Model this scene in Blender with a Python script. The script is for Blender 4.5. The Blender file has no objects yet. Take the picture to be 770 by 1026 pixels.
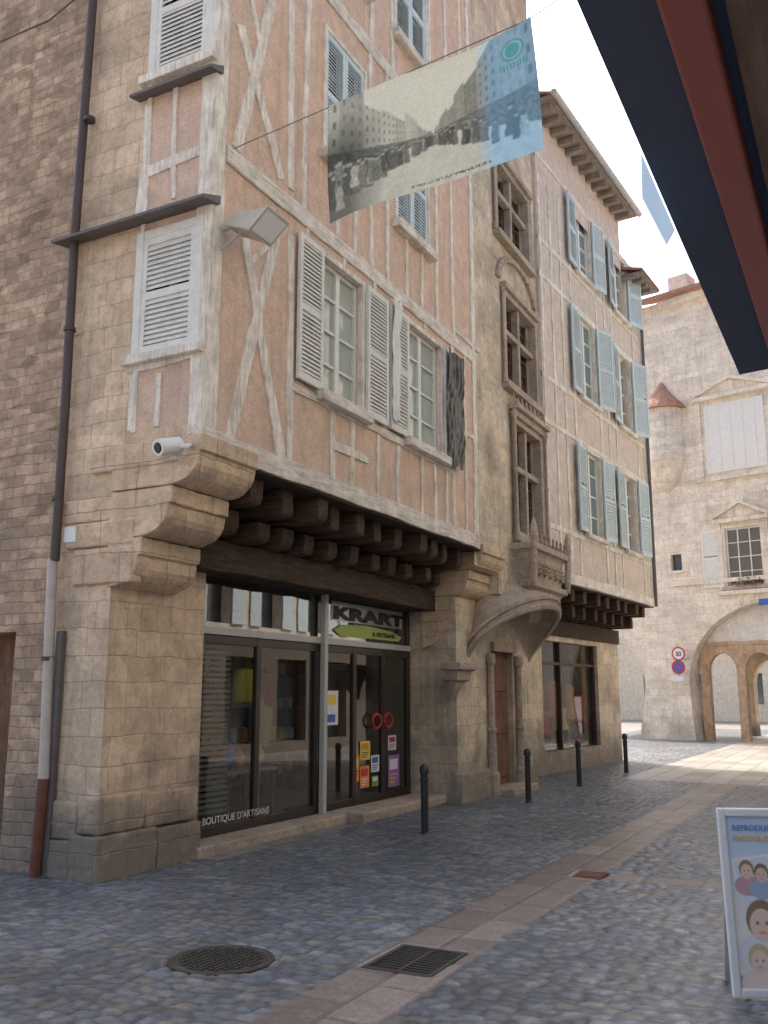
import bpy, math, random, bmesh
import numpy as np
from mathutils import Vector, Matrix
random.seed(4); np.random.seed(4)
scene=bpy.context.scene
TH=math.radians(27.7); PT=math.radians(11.1); FP=925.0; CH=1.65
cT,sT,cP,sP=math.cos(TH),math.sin(TH),math.cos(PT),math.sin(PT)

# ---------------------------------------------------------------- frames
def ray(px,py):
    a=(px-385)/FP; b=(513-py)/FP
    Y=cP-b*sP; Z=sP+b*cP
    return (a*cT-Y*sT, a*sT+Y*cT, Z)
class Fr:
    """vertical wall plane: origin, horizontal direction U, outward normal"""
    def __init__(s,ox,oy,ux,uy):
        l=math.hypot(ux,uy); s.o=(ox,oy); s.U=(ux/l,uy/l); s.n=(uy/l,-ux/l)
    def pt(s,u,z,o=0.0):
        return (s.o[0]+s.U[0]*u+s.n[0]*o, s.o[1]+s.U[1]*u+s.n[1]*o, z)
    def hit(s,px,py,o=0.0):
        r=ray(px,py)
        dn=r[0]*s.n[0]+r[1]*s.n[1]
        t=(s.o[0]*s.n[0]+s.o[1]*s.n[1]+o)/dn
        x,y=r[0]*t-s.o[0],r[1]*t-s.o[1]
        return (x*s.U[0]+y*s.U[1], CH+r[2]*t)
def ground_hit(px,py,z=0.0):
    r=ray(px,py); t=(z-CH)/r[2]; return (r[0]*t,r[1]*t)

# ---------------------------------------------------------------- mesh builder
class MB:
    def __init__(s): s.v=[];s.f=[];s.m=[]
    def face(s,pts,mi=0):
        b=len(s.v); s.v+= [tuple(p) for p in pts]; s.f.append(tuple(range(b,b+len(pts)))); s.m.append(mi)
    def hexa(s,p,mi=0):
        b=len(s.v); s.v+=[tuple(q) for q in p]
        for f in ((0,1,2,3),(7,6,5,4),(0,4,5,1),(1,5,6,2),(2,6,7,3),(3,7,4,0)):
            s.f.append(tuple(b+i for i in f)); s.m.append(mi)
    def box(s,x0,x1,y0,y1,z0,z1,mi=0):
        s.hexa([(x0,y0,z0),(x1,y0,z0),(x1,y1,z0),(x0,y1,z0),(x0,y0,z1),(x1,y0,z1),(x1,y1,z1),(x0,y1,z1)],mi)
    def fbox(s,fr,u0,u1,z0,z1,o0,o1,mi=0):
        P=fr.pt
        s.hexa([P(u0,z0,o0),P(u1,z0,o0),P(u1,z0,o1),P(u0,z0,o1),P(u0,z1,o0),P(u1,z1,o0),P(u1,z1,o1),P(u0,z1,o1)],mi)
    def fface(s,fr,u0,u1,z0,z1,o,mi=0):
        P=fr.pt; s.face([P(u0,z0,o),P(u1,z0,o),P(u1,z1,o),P(u0,z1,o)],mi)
    def rings(s,R,mi=0,caps=True,close=True):
        b=len(s.v); n=len(R[0])
        for r in R: s.v+=[tuple(p) for p in r]
        for i in range(len(R)-1):
            for j in range(n if close else n-1):
                k=(j+1)%n
                s.f.append((b+i*n+j,b+i*n+k,b+(i+1)*n+k,b+(i+1)*n+j)); s.m.append(mi)
        if caps:
            s.f.append(tuple(b+j for j in range(n))); s.m.append(mi)
            e=b+(len(R)-1)*n
            s.f.append(tuple(e+j for j in reversed(range(n)))); s.m.append(mi)
    def beam(s,fr,a,b,w,o0=-0.03,o1=0.02,jit=0.012,mi=0):
        du,dz=b[0]-a[0],b[1]-a[1]; L=math.hypot(du,dz)
        if L<1e-4: return
        pu,pz=-dz/L,du/L; n=max(1,int(L/0.3)); R=[]
        bow=random.uniform(-1,1)*jit*1.5
        for i in range(n+1):
            t=i/n; c=bow*math.sin(math.pi*t)
            j1=random.uniform(-jit,jit); j2=random.uniform(-jit,jit); jo=random.uniform(-.003,.004)
            cu,cz=a[0]+du*t+pu*c,a[1]+dz*t+pz*c
            A=(cu+pu*(w/2+j1),cz+pz*(w/2+j1)); B=(cu-pu*(w/2+j2),cz-pz*(w/2+j2))
            R.append([fr.pt(A[0],A[1],o0),fr.pt(A[0],A[1],o1+jo),fr.pt(B[0],B[1],o1+jo),fr.pt(B[0],B[1],o0)])
        s.rings(R,mi)
    def prism(s,fr,poly,o0,o1,mi=0,n=1):
        s.rings([[fr.pt(u,z,o0+(o1-o0)*i/n) for u,z in poly] for i in range(n+1)],mi)
    def tube(s,pts,rads,n=12,mi=0,caps=True):
        R=[]; 
        for i,p in enumerate(pts):
            p=Vector(p)
            d=(Vector(pts[min(i+1,len(pts)-1)])-Vector(pts[max(i-1,0)])).normalized()
            up=Vector((0,0,1)) if abs(d.z)<.9 else Vector((1,0,0))
            a=d.cross(up).normalized(); b=d.cross(a)
            r=rads[i] if isinstance(rads,(list,tuple)) else rads
            R.append([p+a*math.cos(2*math.pi*k/n)*r+b*math.sin(2*math.pi*k/n)*r for k in range(n)])
        s.rings(R,mi,caps)
    def lathe(s,cx,cy,prof,n=20,mi=0):
        s.rings([[(cx+r*math.cos(2*math.pi*k/n),cy+r*math.sin(2*math.pi*k/n),z) for k in range(n)] for r,z in prof],mi)
    def sheet(s,fr,u0,u1,z0,z1,holes,depth=0.3,o=0.0,mi=0,rmi=None,step=None):
        us=sorted(set([u0,u1]+[h[i] for h in holes for i in (0,1) if u0<h[i]<u1]))
        zs=sorted(set([z0,z1]+[h[i] for h in holes for i in (2,3) if z0<h[i]<z1]))
        for i in range(len(us)-1):
            for j in range(len(zs)-1):
                cu,cz=(us[i]+us[i+1])/2,(zs[j]+zs[j+1])/2
                if any(h[0]<cu<h[1] and h[2]<cz<h[3] for h in holes): continue
                s.face([fr.pt(us[i],zs[j],o),fr.pt(us[i+1],zs[j],o),fr.pt(us[i+1],zs[j+1],o),fr.pt(us[i],zs[j+1],o)],mi)
        r=mi if rmi is None else rmi
        for h in holes:
            c=[(h[0],h[2]),(h[1],h[2]),(h[1],h[3]),(h[0],h[3])]
            for k in range(4):
                a,b=c[k],c[(k+1)%4]
                s.face([fr.pt(a[0],a[1],o),fr.pt(b[0],b[1],o),fr.pt(b[0],b[1],o-depth),fr.pt(a[0],a[1],o-depth)],r)
    def arch(s,fr,u0,u1,spring,top,ztop,depth,o=0.0,mi=0,n=16,point=0.0):
        cu=(u0+u1)/2; hw=(u1-u0)/2; P=[]
        for i in range(n+1):
            a=math.pi*i/n
            x=-math.cos(a); h=math.sin(a)
            h=h*(1-point)+(1-abs(x))*point if point else h
            P.append((cu+hw*x,spring+(top-spring)*h))
        for i in range(n):
            a,b=P[i],P[i+1]
            s.face([fr.pt(a[0],a[1],o),fr.pt(b[0],b[1],o),fr.pt(b[0],ztop,o),fr.pt(a[0],ztop,o)],mi)
            s.face([fr.pt(a[0],a[1],o-depth),fr.pt(b[0],b[1],o-depth),fr.pt(b[0],ztop,o-depth),fr.pt(a[0],ztop,o-depth)],mi)
            s.face([fr.pt(a[0],a[1],o),fr.pt(b[0],b[1],o),fr.pt(b[0],b[1],o-depth),fr.pt(a[0],a[1],o-depth)],mi)
        return P
WL={}
def link(o): scene.collection.objects.link(o)
def place(o,world,parent):
    world=Vector(world); WL[o.name]=world
    if parent is not None:
        o.parent=parent; o.location=world-WL[parent.name]
    else: o.location=world
def thing(name,label,category,loc,group=None,kind=None):
    o=bpy.data.objects.new(name,None); o.empty_display_size=.2; link(o); place(o,loc,None)
    o["label"]=label; o["category"]=category
    if group:o["group"]=group
    if kind:o["kind"]=kind
    return o
def make(mb,name,mats,parent=None,bevel=0,smooth=False,label=None,category=None,group=None,kind=None,recalc=True):
    if not isinstance(mats,(list,tuple)): mats=[mats]
    V=np.array(mb.v); lo=V.min(0); hi=V.max(0)
    org=Vector(((lo[0]+hi[0])/2,(lo[1]+hi[1])/2,lo[2]))
    me=bpy.data.meshes.new(name)
    me.from_pydata([tuple(p-np.array(org)) for p in V],[],mb.f)
    for m in mats: me.materials.append(m)
    me.polygons.foreach_set("material_index",mb.m)
    if recalc:
        bm=bmesh.new(); bm.from_mesh(me); bmesh.ops.recalc_face_normals(bm,faces=bm.faces); bm.to_mesh(me); bm.free()
    if smooth:
        me.polygons.foreach_set("use_smooth",[True]*len(me.polygons))
        try: me.set_sharp_from_angle(angle=math.radians(40))
        except Exception: pass
    o=bpy.data.objects.new(name,me); link(o); place(o,org,parent)
    if bevel:
        b=o.modifiers.new("bevel","BEVEL"); b.width=bevel; b.segments=2; b.limit_method='ANGLE'
    if label:o["label"]=label
    if category:o["category"]=category
    if group:o["group"]=group
    if kind:o["kind"]=kind
    return o
def erode(o,levels=3,strength=.05,size=.16):
    """worn stone: subdivide and displace by a cloud texture"""
    s=o.modifiers.new("sub","SUBSURF"); s.subdivision_type='SIMPLE'; s.levels=levels; s.render_levels=levels
    t=bpy.data.textures.new("worn",'CLOUDS'); t.noise_scale=size; t.noise_depth=3
    d=o.modifiers.new("worn","DISPLACE"); d.texture=t; d.strength=strength; d.mid_level=.5; d.texture_coords='GLOBAL'
def text(body,size,fr,u,z,o,mat,parent,name="lettering",align='LEFT',extr=0.001,sx=1.0,bold=0):
    cu=bpy.data.curves.new("t","FONT"); cu.body=body; cu.size=size; cu.extrude=extr; cu.align_x=align; cu.offset=bold
    t=bpy.data.objects.new("t",cu); link(t)
    bpy.context.view_layer.update()
    me=bpy.data.meshes.new_from_object(t); bpy.data.objects.remove(t)
    R=Matrix(((fr.U[0],0,fr.n[0]),(fr.U[1],0,fr.n[1]),(0,1,0)))
    for v in me.vertices:
        c=v.co.copy(); c.x*=sx; v.co=R@c
    me.materials.clear(); me.materials.append(mat)
    ob=bpy.data.objects.new(name,me); link(ob); place(ob,fr.pt(u,z,o),parent); return ob

# ---------------------------------------------------------------- materials
def mk(name):
    m=bpy.data.materials.new(name); m.use_nodes=True; nt=m.node_tree
    return m,nt,nt.nodes["Principled BSDF"]
def nd(nt,t,props=None,**inp):
    n=nt.nodes.new(t)
    if props:
        for k,v in props.items(): setattr(n,k,v)
    for k,v in inp.items():
        s=n.inputs[k.replace('_',' ')]
        if hasattr(v,'is_linked') or isinstance(v,bpy.types.NodeSocket): nt.links.new(v,s)
        else: s.default_value=v
    return n
def rgba(c): return (c[0],c[1],c[2],1)
def mixc(nt,f,a,b,mode='MIX'):
    n=nt.nodes.new('ShaderNodeMix'); n.data_type='RGBA'; n.blend_type=mode
    for i,v in ((0,f),(6,a),(7,b)):
        if isinstance(v,bpy.types.NodeSocket): nt.links.new(v,n.inputs[i])
        else: n.inputs[i].default_value= v if i==0 else rgba(v)
    return n.outputs[2]
def ramp(nt,f,stops):
    n=nt.nodes.new('ShaderNodeValToRGB'); nt.links.new(f,n.inputs[0])
    e=n.color_ramp.elements
    while len(e)<len(stops): e.new(.5)
    for i,(p,c) in enumerate(stops):
        e[i].position=p; e[i].color=rgba(c) if isinstance(c,(tuple,list)) else (c,c,c,1)
    return n.outputs[0]
def math_(nt,op,a,b=None,c=None):
    n=nt.nodes.new('ShaderNodeMath'); n.operation=op
    for i,v in enumerate((a,b,c)):
        if v is None: continue
        if isinstance(v,bpy.types.NodeSocket): nt.links.new(v,n.inputs[i])
        else: n.inputs[i].default_value=v
    return n.outputs[0]
def posn(nt): return nt.nodes.new('ShaderNodeNewGeometry').outputs['Position']
def noise(nt,vec,scale,detail=5,rough=.6):
    return nd(nt,'ShaderNodeTexNoise',None,Vector=vec,Scale=scale,Detail=detail,Roughness=rough)
def wallvec(nt,sx=1,sz=1,dist=0.05,ds=2.0):
    p=posn(nt); s=nd(nt,'ShaderNodeSeparateXYZ',None,Vector=p)
    h=math_(nt,'MULTIPLY',math_(nt,'ADD',s.outputs[0],s.outputs[1]),sx); z=math_(nt,'MULTIPLY',s.outputs[2],sz)
    c=nd(nt,'ShaderNodeCombineXYZ',None,X=h,Y=z)
    nn=noise(nt,p,ds,3)
    sub=nd(nt,'ShaderNodeVectorMath',{'operation':'SUBTRACT'}); nt.links.new(nn.outputs[1],sub.inputs[0]); sub.inputs[1].default_value=(.5,.5,.5)
    sc=nd(nt,'ShaderNodeVectorMath',{'operation':'SCALE'}); nt.links.new(sub.outputs[0],sc.inputs[0]); sc.inputs['Scale'].default_value=dist*2
    ad=nd(nt,'ShaderNodeVectorMath',{'operation':'ADD'}); nt.links.new(c.outputs[0],ad.inputs[0]); nt.links.new(sc.outputs[0],ad.inputs[1])
    return ad.outputs[0]
def bump(nt,bs,h,strength=.5,dist=.02):
    b=nd(nt,'ShaderNodeBump',None,Height=h,Strength=strength,Distance=dist); nt.links.new(b.outputs[0],bs.inputs['Normal'])
def setc(nt,bs,c,rough=.9):
    if isinstance(c,bpy.types.NodeSocket): nt.links.new(c,bs.inputs['Base Color'])
    else: bs.inputs['Base Color'].default_value=rgba(c)
    bs.inputs['Roughness'].default_value=rough
    bs.inputs['Specular IOR Level'].default_value=.25 if rough>.6 else .5
def ashlar(name,c1,c2,mortar,bw=.5,bh=.27,dark=.74,stain=(.28,.22,.17),ms=.010,low=.7,dist=.05,ds=1.5,jb=-.45,var=0,stainp=(.54,.72),bs_=.6,nr=.72,streak=.35):
    m,nt,bs=mk(name); v=wallvec(nt,dist=dist,ds=ds); p=posn(nt)
    def brick(bw_,bh_,off):
        br=nd(nt,'ShaderNodeTexBrick',{'offset':off,'squash':.62,'squash_frequency':3,'offset_frequency':2},Vector=v,Color1=rgba(c1),Color2=rgba(c2),Mortar=rgba(mortar),Scale=1.0)
        br.inputs['Mortar Size'].default_value=ms; br.inputs['Mortar Smooth'].default_value=.9; br.inputs['Brick Width'].default_value=bw_; br.inputs['Row Height'].default_value=bh_; br.inputs['Bias'].default_value=-.1
        return br
    b1=brick(bw,bh,.43); b2=brick(bw*.72,bh,.31)
    sel=ramp(nt,noise(nt,p,.7,1).outputs[0],[(.499,0.0),(.501,1.0)])
    col=mixc(nt,sel,b1.outputs[0],b2.outputs[0]); fac=mixc(nt,sel,b1.outputs[1],b2.outputs[1])
    n1=noise(nt,p,1.1,7,.65); n2=noise(nt,p,9,6,.7); n3=noise(nt,p,45,4,.7)
    mp=nd(nt,'ShaderNodeMapping',None,Vector=v); mp.inputs['Scale'].default_value=(1/bw,1/bh,1)
    vo=nd(nt,'ShaderNodeTexVoronoi',{'voronoi_dimensions':'2D'},Vector=mp.outputs[0],Scale=1.0)
    r=nd(nt,'ShaderNodeSeparateColor',None,Color=vo.outputs['Color']).outputs[0]
    c=mixc(nt,1,col,ramp(nt,r,[(0,.90-var),(1,1.08+var)]),'MULTIPLY')
    c=mixc(nt,1,c,ramp(nt,n1.outputs[0],[(.3,dark),(.5,.98),(.72,1.15)]),'MULTIPLY')
    c=mixc(nt,1,c,ramp(nt,n2.outputs[0],[(.28,nr),(.5,1.0),(.75,1.15)]),'MULTIPLY')
    c=mixc(nt,1,c,ramp(nt,n3.outputs[0],[(.3,.86),(.7,1.1)]),'MULTIPLY')
    st=ramp(nt,noise(nt,p,.8,8,.75).outputs[0],[(stainp[0],0.0),(stainp[1],.6)])
    c=mixc(nt,st,c,stain)
    if streak:
        sm=nd(nt,'ShaderNodeMapping',None,Vector=p); sm.inputs['Scale'].default_value=(3.5,3.5,.28)
        c=mixc(nt,ramp(nt,noise(nt,sm.outputs[0],1.5,5).outputs[0],[(.54,0.0),(.74,streak)]),c,(stain[0]*.7,stain[1]*.7,stain[2]*.72))
    if low:
        z=nd(nt,'ShaderNodeSeparateXYZ',None,Vector=p).outputs[2]
        zz=math_(nt,'ADD',z,math_(nt,'MULTIPLY',math_(nt,'SUBTRACT',n1.outputs[0],.5),2.4))
        c=mixc(nt,ramp(nt,math_(nt,'DIVIDE',zz,2.2),[(.10,low),(.52,0.0)]),c,(.17,.15,.135))
    setc(nt,bs,c,.92)
    h=math_(nt,'ADD',math_(nt,'MULTIPLY',fac,jb),math_(nt,'ADD',math_(nt,'MULTIPLY',n2.outputs[0],.8),math_(nt,'MULTIPLY',n3.outputs[0],.5)))
    bump(nt,bs,h,bs_,.02); return m
def plaster(name,c,c2,grain=60,b=.5):
    m,nt,bs=mk(name); p=posn(nt)
    n1=noise(nt,p,1.3,8,.7); n2=noise(nt,p,grain,4,.75); n4=noise(nt,p,5,6,.7)
    k=mixc(nt,ramp(nt,n1.outputs[0],[(.38,0.0),(.66,1.0)]),c,c2)
    k=mixc(nt,1,k,ramp(nt,n2.outputs[0],[(.3,.66),(.68,1.2)]),'MULTIPLY')
    k=mixc(nt,1,k,ramp(nt,n4.outputs[0],[(.3,.80),(.68,1.1)]),'MULTIPLY')
    s=nd(nt,'ShaderNodeMapping',None,Vector=p); s.inputs['Scale'].default_value=(5,5,.35)
    n3=noise(nt,s.outputs[0],1.6,4)
    k=mixc(nt,ramp(nt,n3.outputs[0],[(.52,0.0),(.75,.42)]),k,(c[0]*.5,c[1]*.5,c[2]*.53))
    setc(nt,bs,k,.95); bump(nt,bs,math_(nt,'ADD',n2.outputs[0],n4.outputs[0]),b,.012); return m
def wood(name,c,c2,rough=.85,axis=2):
    m,nt,bs=mk(name); p=posn(nt)
    s=nd(nt,'ShaderNodeMapping',None,Vector=p); sc=[16,16,16]; sc[axis]=1.6; s.inputs['Scale'].default_value=sc
    n=noise(nt,s.outputs[0],1.6,8,.7); n1=noise(nt,p,4,6,.7)
    k=mixc(nt,ramp(nt,n.outputs[0],[(.34,0.0),(.56,1.0)]),c2,c)
    k=mixc(nt,1,k,ramp(nt,n1.outputs[0],[(.3,.68),(.62,1.1)]),'MULTIPLY')
    setc(nt,bs,k,rough); bump(nt,bs,n.outputs[0],.6,.01); return m
def paint(name,c,rough=.6,dirt=.35,metal=0):
    m,nt,bs=mk(name); p=posn(nt); n=noise(nt,p,7,7,.7)
    k=mixc(nt,ramp(nt,n.outputs[0],[(.42,0.0),(.75,dirt)]),c,(c[0]*.4,c[1]*.38,c[2]*.34))
    setc(nt,bs,k,rough); bs.inputs['Metallic'].default_value=metal; bump(nt,bs,n.outputs[0],.15,.005); return m
def translucent(m,w):
    nt=m.node_tree; out=nt.nodes['Material Output']; bs=nt.nodes['Principled BSDF']
    t=nt.nodes.new('ShaderNodeBsdfTranslucent'); mx=nt.nodes.new('ShaderNodeMixShader'); mx.inputs[0].default_value=w
    src=bs.inputs['Base Color']
    if src.is_linked: nt.links.new(src.links[0].from_socket,t.inputs[0])
    else: t.inputs[0].default_value=src.default_value
    nt.links.new(bs.outputs[0],mx.inputs[1]); nt.links.new(t.outputs[0],mx.inputs[2]); nt.links.new(mx.outputs[0],out.inputs[0]); return m
def glassy(name,c,rough=.04):
    m,nt,bs=mk(name); setc(nt,bs,c,rough); bs.inputs['Specular IOR Level'].default_value=.9
    n=noise(nt,posn(nt),1.5,2); bump(nt,bs,n.outputs[0],.06,.03); return m
def shopglass(name,k=1.0,tint=(.90,.93,.91,1),base=.09):
    """thin single-sheet glass: Schlick reflection from the facing angle, same from both sides"""
    m=bpy.data.materials.new(name); m.use_nodes=True; nt=m.node_tree; nt.nodes.clear()
    out=nt.nodes.new('ShaderNodeOutputMaterial'); tr=nt.nodes.new('ShaderNodeBsdfTransparent'); tr.inputs[0].default_value=tint
    gl=nt.nodes.new('ShaderNodeBsdfGlossy'); gl.inputs['Roughness'].default_value=.01
    lw=nt.nodes.new('ShaderNodeLayerWeight'); lw.inputs[0].default_value=.5
    f=math_(nt,'POWER',lw.outputs['Facing'],4.0); f=math_(nt,'MULTIPLY_ADD',f,.85*k,base)
    mx=nt.nodes.new('ShaderNodeMixShader'); nt.links.new(f,mx.inputs[0]); nt.links.new(tr.outputs[0],mx.inputs[1]); nt.links.new(gl.outputs[0],mx.inputs[2])
    nt.links.new(mx.outputs[0],out.inputs[0])
    b=nd(nt,'ShaderNodeBump',None,Height=noise(nt,posn(nt),.9,1).outputs[0],Strength=.02,Distance=.03); nt.links.new(b.outputs[0],gl.inputs['Normal'])
    return m
def vcol(name,rough=.85,bmp=0,spec=.3):
    m,nt,bs=mk(name); a=nt.nodes.new('ShaderNodeAttribute'); a.attribute_name='Col'
    setc(nt,bs,a.outputs['Color'],rough); bs.inputs['Specular IOR Level'].default_value=spec
    if bmp:
        n=noise(nt,posn(nt),35,5,.7)
        c=mixc(nt,1,a.outputs['Color'],ramp(nt,n.outputs[0],[(.3,.65),(.7,1.25)]),'MULTIPLY'); nt.links.new(c,bs.inputs['Base Color'])
        bump(nt,bs,n.outputs[0],bmp,.006)
    return m
def tiles(name):
    m,nt,bs=mk(name); p=posn(nt); v=nd(nt,'ShaderNodeTexVoronoi',None,Vector=p,Scale=7.0)
    r=nd(nt,'ShaderNodeSeparateColor',None,Color=v.outputs['Color']).outputs[0]
    setc(nt,bs,ramp(nt,r,[(0,(.36,.17,.12)),(.5,(.46,.25,.18)),(1,(.32,.21,.16))]),.9); bump(nt,bs,v.outputs['Distance'],.8,.03); return m

STONE=ashlar("corner_limestone",(.77,.60,.43),(.64,.49,.35),(.56,.44,.33),.46,.25,low=.85)
STONE_B=ashlar("pale_ashlar",(.72,.61,.47),(.60,.50,.385),(.54,.45,.355),.5,.29,dark=.66,stainp=(.48,.68),streak=.5)
STONE_CARVED=plaster("carved_stone",(.54,.45,.36),(.36,.29,.235),25,.8)
STONE_CORBEL=ashlar("corbel_stone",(.77,.58,.41),(.63,.48,.34),(.46,.36,.27),.75,.42,dark=.7,low=0)
STONE_D=ashlar("lightened_limestone",(.84,.76,.64),(.76,.68,.57),(.64,.57,.48),.45,.26,low=.35,dark=.8,stainp=(.60,.80),stain=(.42,.36,.29),nr=.8)  # far house stone lightened, haze glow put into its colour
RUB=ashlar("brown_rubble",(.56,.40,.28),(.36,.26,.185),(.40,.30,.22),.25,.11,dark=.68,ms=.013,dist=.04,ds=3.2,jb=-.7,var=.14,low=.6,nr=.66)
PINK=plaster("salmon_roughcast",(.78,.56,.43),(.72,.54,.43),70,.6)
PINK_C=plaster("faded_pink_render",(.74,.63,.54),(.68,.59,.52),50,.4)
CREAM=plaster("cream_render",(.78,.72,.62),(.70,.64,.54),40,.3)
WARMCREAM=plaster("warm_cream_render",(.88,.79,.64),(.82,.73,.58),40,.3)
WHITEISH=plaster("pale_render",(.84,.81,.76),(.80,.76,.70),40,.3)
TIMB=wood("weathered_pale_timber",(.85,.79,.70),(.58,.50,.42))
TIMBH=wood("weathered_pale_timber_rail",(.81,.75,.66),(.54,.46,.39),axis=1)
DARKW=wood("dark_brown_oak",(.11,.07,.05),(.045,.03,.022),axis=0)
DARKL=wood("dark_oak_lintel",(.09,.06,.045),(.04,.027,.022),axis=1)
EAVE=wood("grey_eave_timber",(.36,.31,.27),(.22,.19,.16),axis=0)
WARMW=wood("warm_arcade_timber",(.60,.43,.29),(.42,.29,.19))
DOORW=wood("old_brown_door",(.22,.12,.075),(.11,.06,.037))
SHUT=paint("cream_grey_shutter_paint",(.78,.77,.72),.65,.35)
SHUTB=paint("blue_grey_shutter_paint",(.60,.70,.73),.6,.3)
SHUTW=paint("white_shutter_paint",(.80,.79,.75),.6,.2)
WFRAME=paint("pale_green_window_paint",(.76,.79,.73),.5,.2)
LEAD=paint("weathered_lead",(.14,.125,.12),.6,.5)
PANE=glassy("window_pane_curtained",(.44,.48,.43))
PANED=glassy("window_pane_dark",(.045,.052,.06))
PANEC=glassy("window_pane_pale_blue",(.16,.21,.22))
SGLASS=shopglass("shop_glass",tint=(.62,.66,.64,1),base=.11)
TGLASS=shopglass("transom_glass",k=1.0,tint=(.5,.53,.5,1),base=.24)
BRONZE=paint("bronze_aluminium",(.055,.043,.038),.4,.3,.3)
GREYM=paint("grey_painted_metal",(.50,.50,.49),.45,.3)
BLIND=paint("dark_grey_blind",(.22,.22,.22),.5,.3)
BLACKM=paint("black_bollard_paint",(.03,.032,.036),.4,.4)
PIPEB=paint("brown_downpipe_paint",(.08,.055,.052),.5,.4)
PIPEG=paint("grey_downpipe_paint",(.54,.48,.44),.6,.4)
BEIGE=paint("beige_lamp_housing",(.55,.50,.42),.5,.3)
RUST=paint("rust_red_pipe",(.18,.075,.055),.7,.6)
WHITE=paint("white_plastic",(.80,.80,.78),.35,.1)
BLACKP=paint("black_plastic_sheet",(.012,.012,.014),.22,.1)
IRON=paint("cast_iron",(.085,.077,.07),.55,.5,.4)
ROOF=tiles("roof_tiles")
DARKI=paint("shop_room_render",(.26,.23,.20),.9,.3)
DARKSHOP=paint("brown_shopfront_paint",(.26,.21,.17),.6,.3)
def flat(name,c,r=.6): return paint(name,c,r,.12)
RED=flat("red_enamel",(.55,.03,.03),.4); YEL=flat("yellow_paper",(.80,.62,.10)); ORA=flat("orange_paper",(.75,.28,.08)); BLU=flat("blue_enamel",(.05,.12,.45),.4); PUR=flat("purple_paper",(.35,.18,.45)); GRN=flat("green_sign",(.38,.46,.12)); PAP=flat("white_paper",(.75,.76,.78)); BLK=flat("black_letters",(.015,.015,.015)); SKYB=flat("light_blue_board",(.45,.65,.85),.4); LTXT=flat("white_letters",(.7,.7,.7),.5); BTX=flat("blue_letters",(.20,.28,.60)); GTX=flat("gold_letters",(.75,.50,.14)); LEAF=flat("leaf_green",(.07,.14,.04)); CLOTH=flat("beige_cloth",(.42,.38,.33))

# ---------------------------------------------------------------- frames of the place
XA=-5.28; YA=6.46; YB=13.2; YC=16.75
FA=Fr(XA,0,0,1)
FS=Fr(0,YA,1,0)
FG=Fr(-6.29,0,0,1)
FSH=Fr(-6.55,0,0,1)
FB=Fr(-5.35,0,0,1); FBG=Fr(-5.75,0,0,1)
a45=math.radians(4.5)
FC=Fr(XA,YC,math.sin(a45),math.cos(a45))
FD=Fr(-6.0,34.9,.969,-.247)
FR=Fr(1.9,0,0,-1)

# ---------------------------------------------------------------- window helpers
def shutter(fr,u0,u1,z0,z1,o,mat,parent,name="shutter",label=None,pitch=.05):
    mb=MB(); w=.055
    mb.fbox(fr,u0,u0+w,z0,z1,o,o+.04); mb.fbox(fr,u1-w,u1,z0,z1,o,o+.04)
    for a,b in ((z0,z0+.09),(z1-.07,z1),((z0+z1)/2-.04,(z0+z1)/2+.04)):
        mb.fbox(fr,u0+w,u1-w,a,b,o+.002,o+.038)
    z=z0+.10; rs=pitch*1.12
    while z<z1-.09:
        if abs(z+.02-(z0+z1)/2)>.05:
            P=fr.pt; a,b=u0+w,u1-w; zt=min(z+rs,z1-.03); j=random.uniform(-.002,.002)
            mb.hexa([P(a,z+j,o+.036),P(b,z-j,o+.036),P(b,zt-j,o+.006),P(a,zt+j,o+.006),P(a,z+.008,o+.039),P(b,z+.008,o+.039),P(b,zt+.008,o+.009),P(a,zt+.008,o+.009)])
        z+=pitch
    return make(mb,name,mat,parent,label=label)
def window(fr,parent,u0,u1,z0,z1,frame_mat,pane_mat,case_mat,depth=.14,bars=(1,3),casing=.07,sill=None,case_out=.03,label=None):
    mb=MB(); c=casing
    mb.fbox(fr,u0-c,u0+.002,z0-c*.5,z1+c,-.05,case_out); mb.fbox(fr,u1-.002,u1+c,z0-c*.5,z1+c,-.05,case_out)
    mb.fbox(fr,u0+.003,u1-.003,z1-.002,z1+c,-.05,case_out-.003)
    w=make(mb,"window",case_mat,parent,bevel=.006,label=label)
    mb=MB(); t=.05; o0,o1=-depth,-depth+.05
    mb.fbox(fr,u0+.001,u0+t,z0+.001,z1-.001,o0,o1); mb.fbox(fr,u1-t,u1-.001,z0+.001,z1-.001,o0,o1); mb.fbox(fr,u0+t,u1-t,z0+.001,z0+t,o0,o1); mb.fbox(fr,u0+t,u1-t,z1-t,z1-.001,o0,o1)
    nu,nz=bars
    for i in range(1,nu+1):
        uu=u0+(u1-u0)*i/(nu+1); tt=.045 if i*2==nu+1 else .018; mb.fbox(fr,uu-tt,uu+tt,z0+t,z1-t,o0+.003,o1+.006)
    for i in range(1,nz+1):
        zz=z0+(z1-z0)*i/(nz+1); mb.fbox(fr,u0+t,u1-t,zz-.014,zz+.014,o0+.006,o1-.004)
    make(mb,"frame",frame_mat,w)
    mb=MB(); mb.fbox(fr,u0+.01,u1-.01,z0+.01,z1-.01,o0-.012,o0+.012); make(mb,"pane",pane_mat,w)
    if sill:
        mb=MB(); mb.fbox(fr,u0-sill[0],u1+sill[0],z0-sill[1],z0-.004,-.08,sill[2]); make(mb,"sill",sill[3],w,bevel=.012)
    return w

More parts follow.
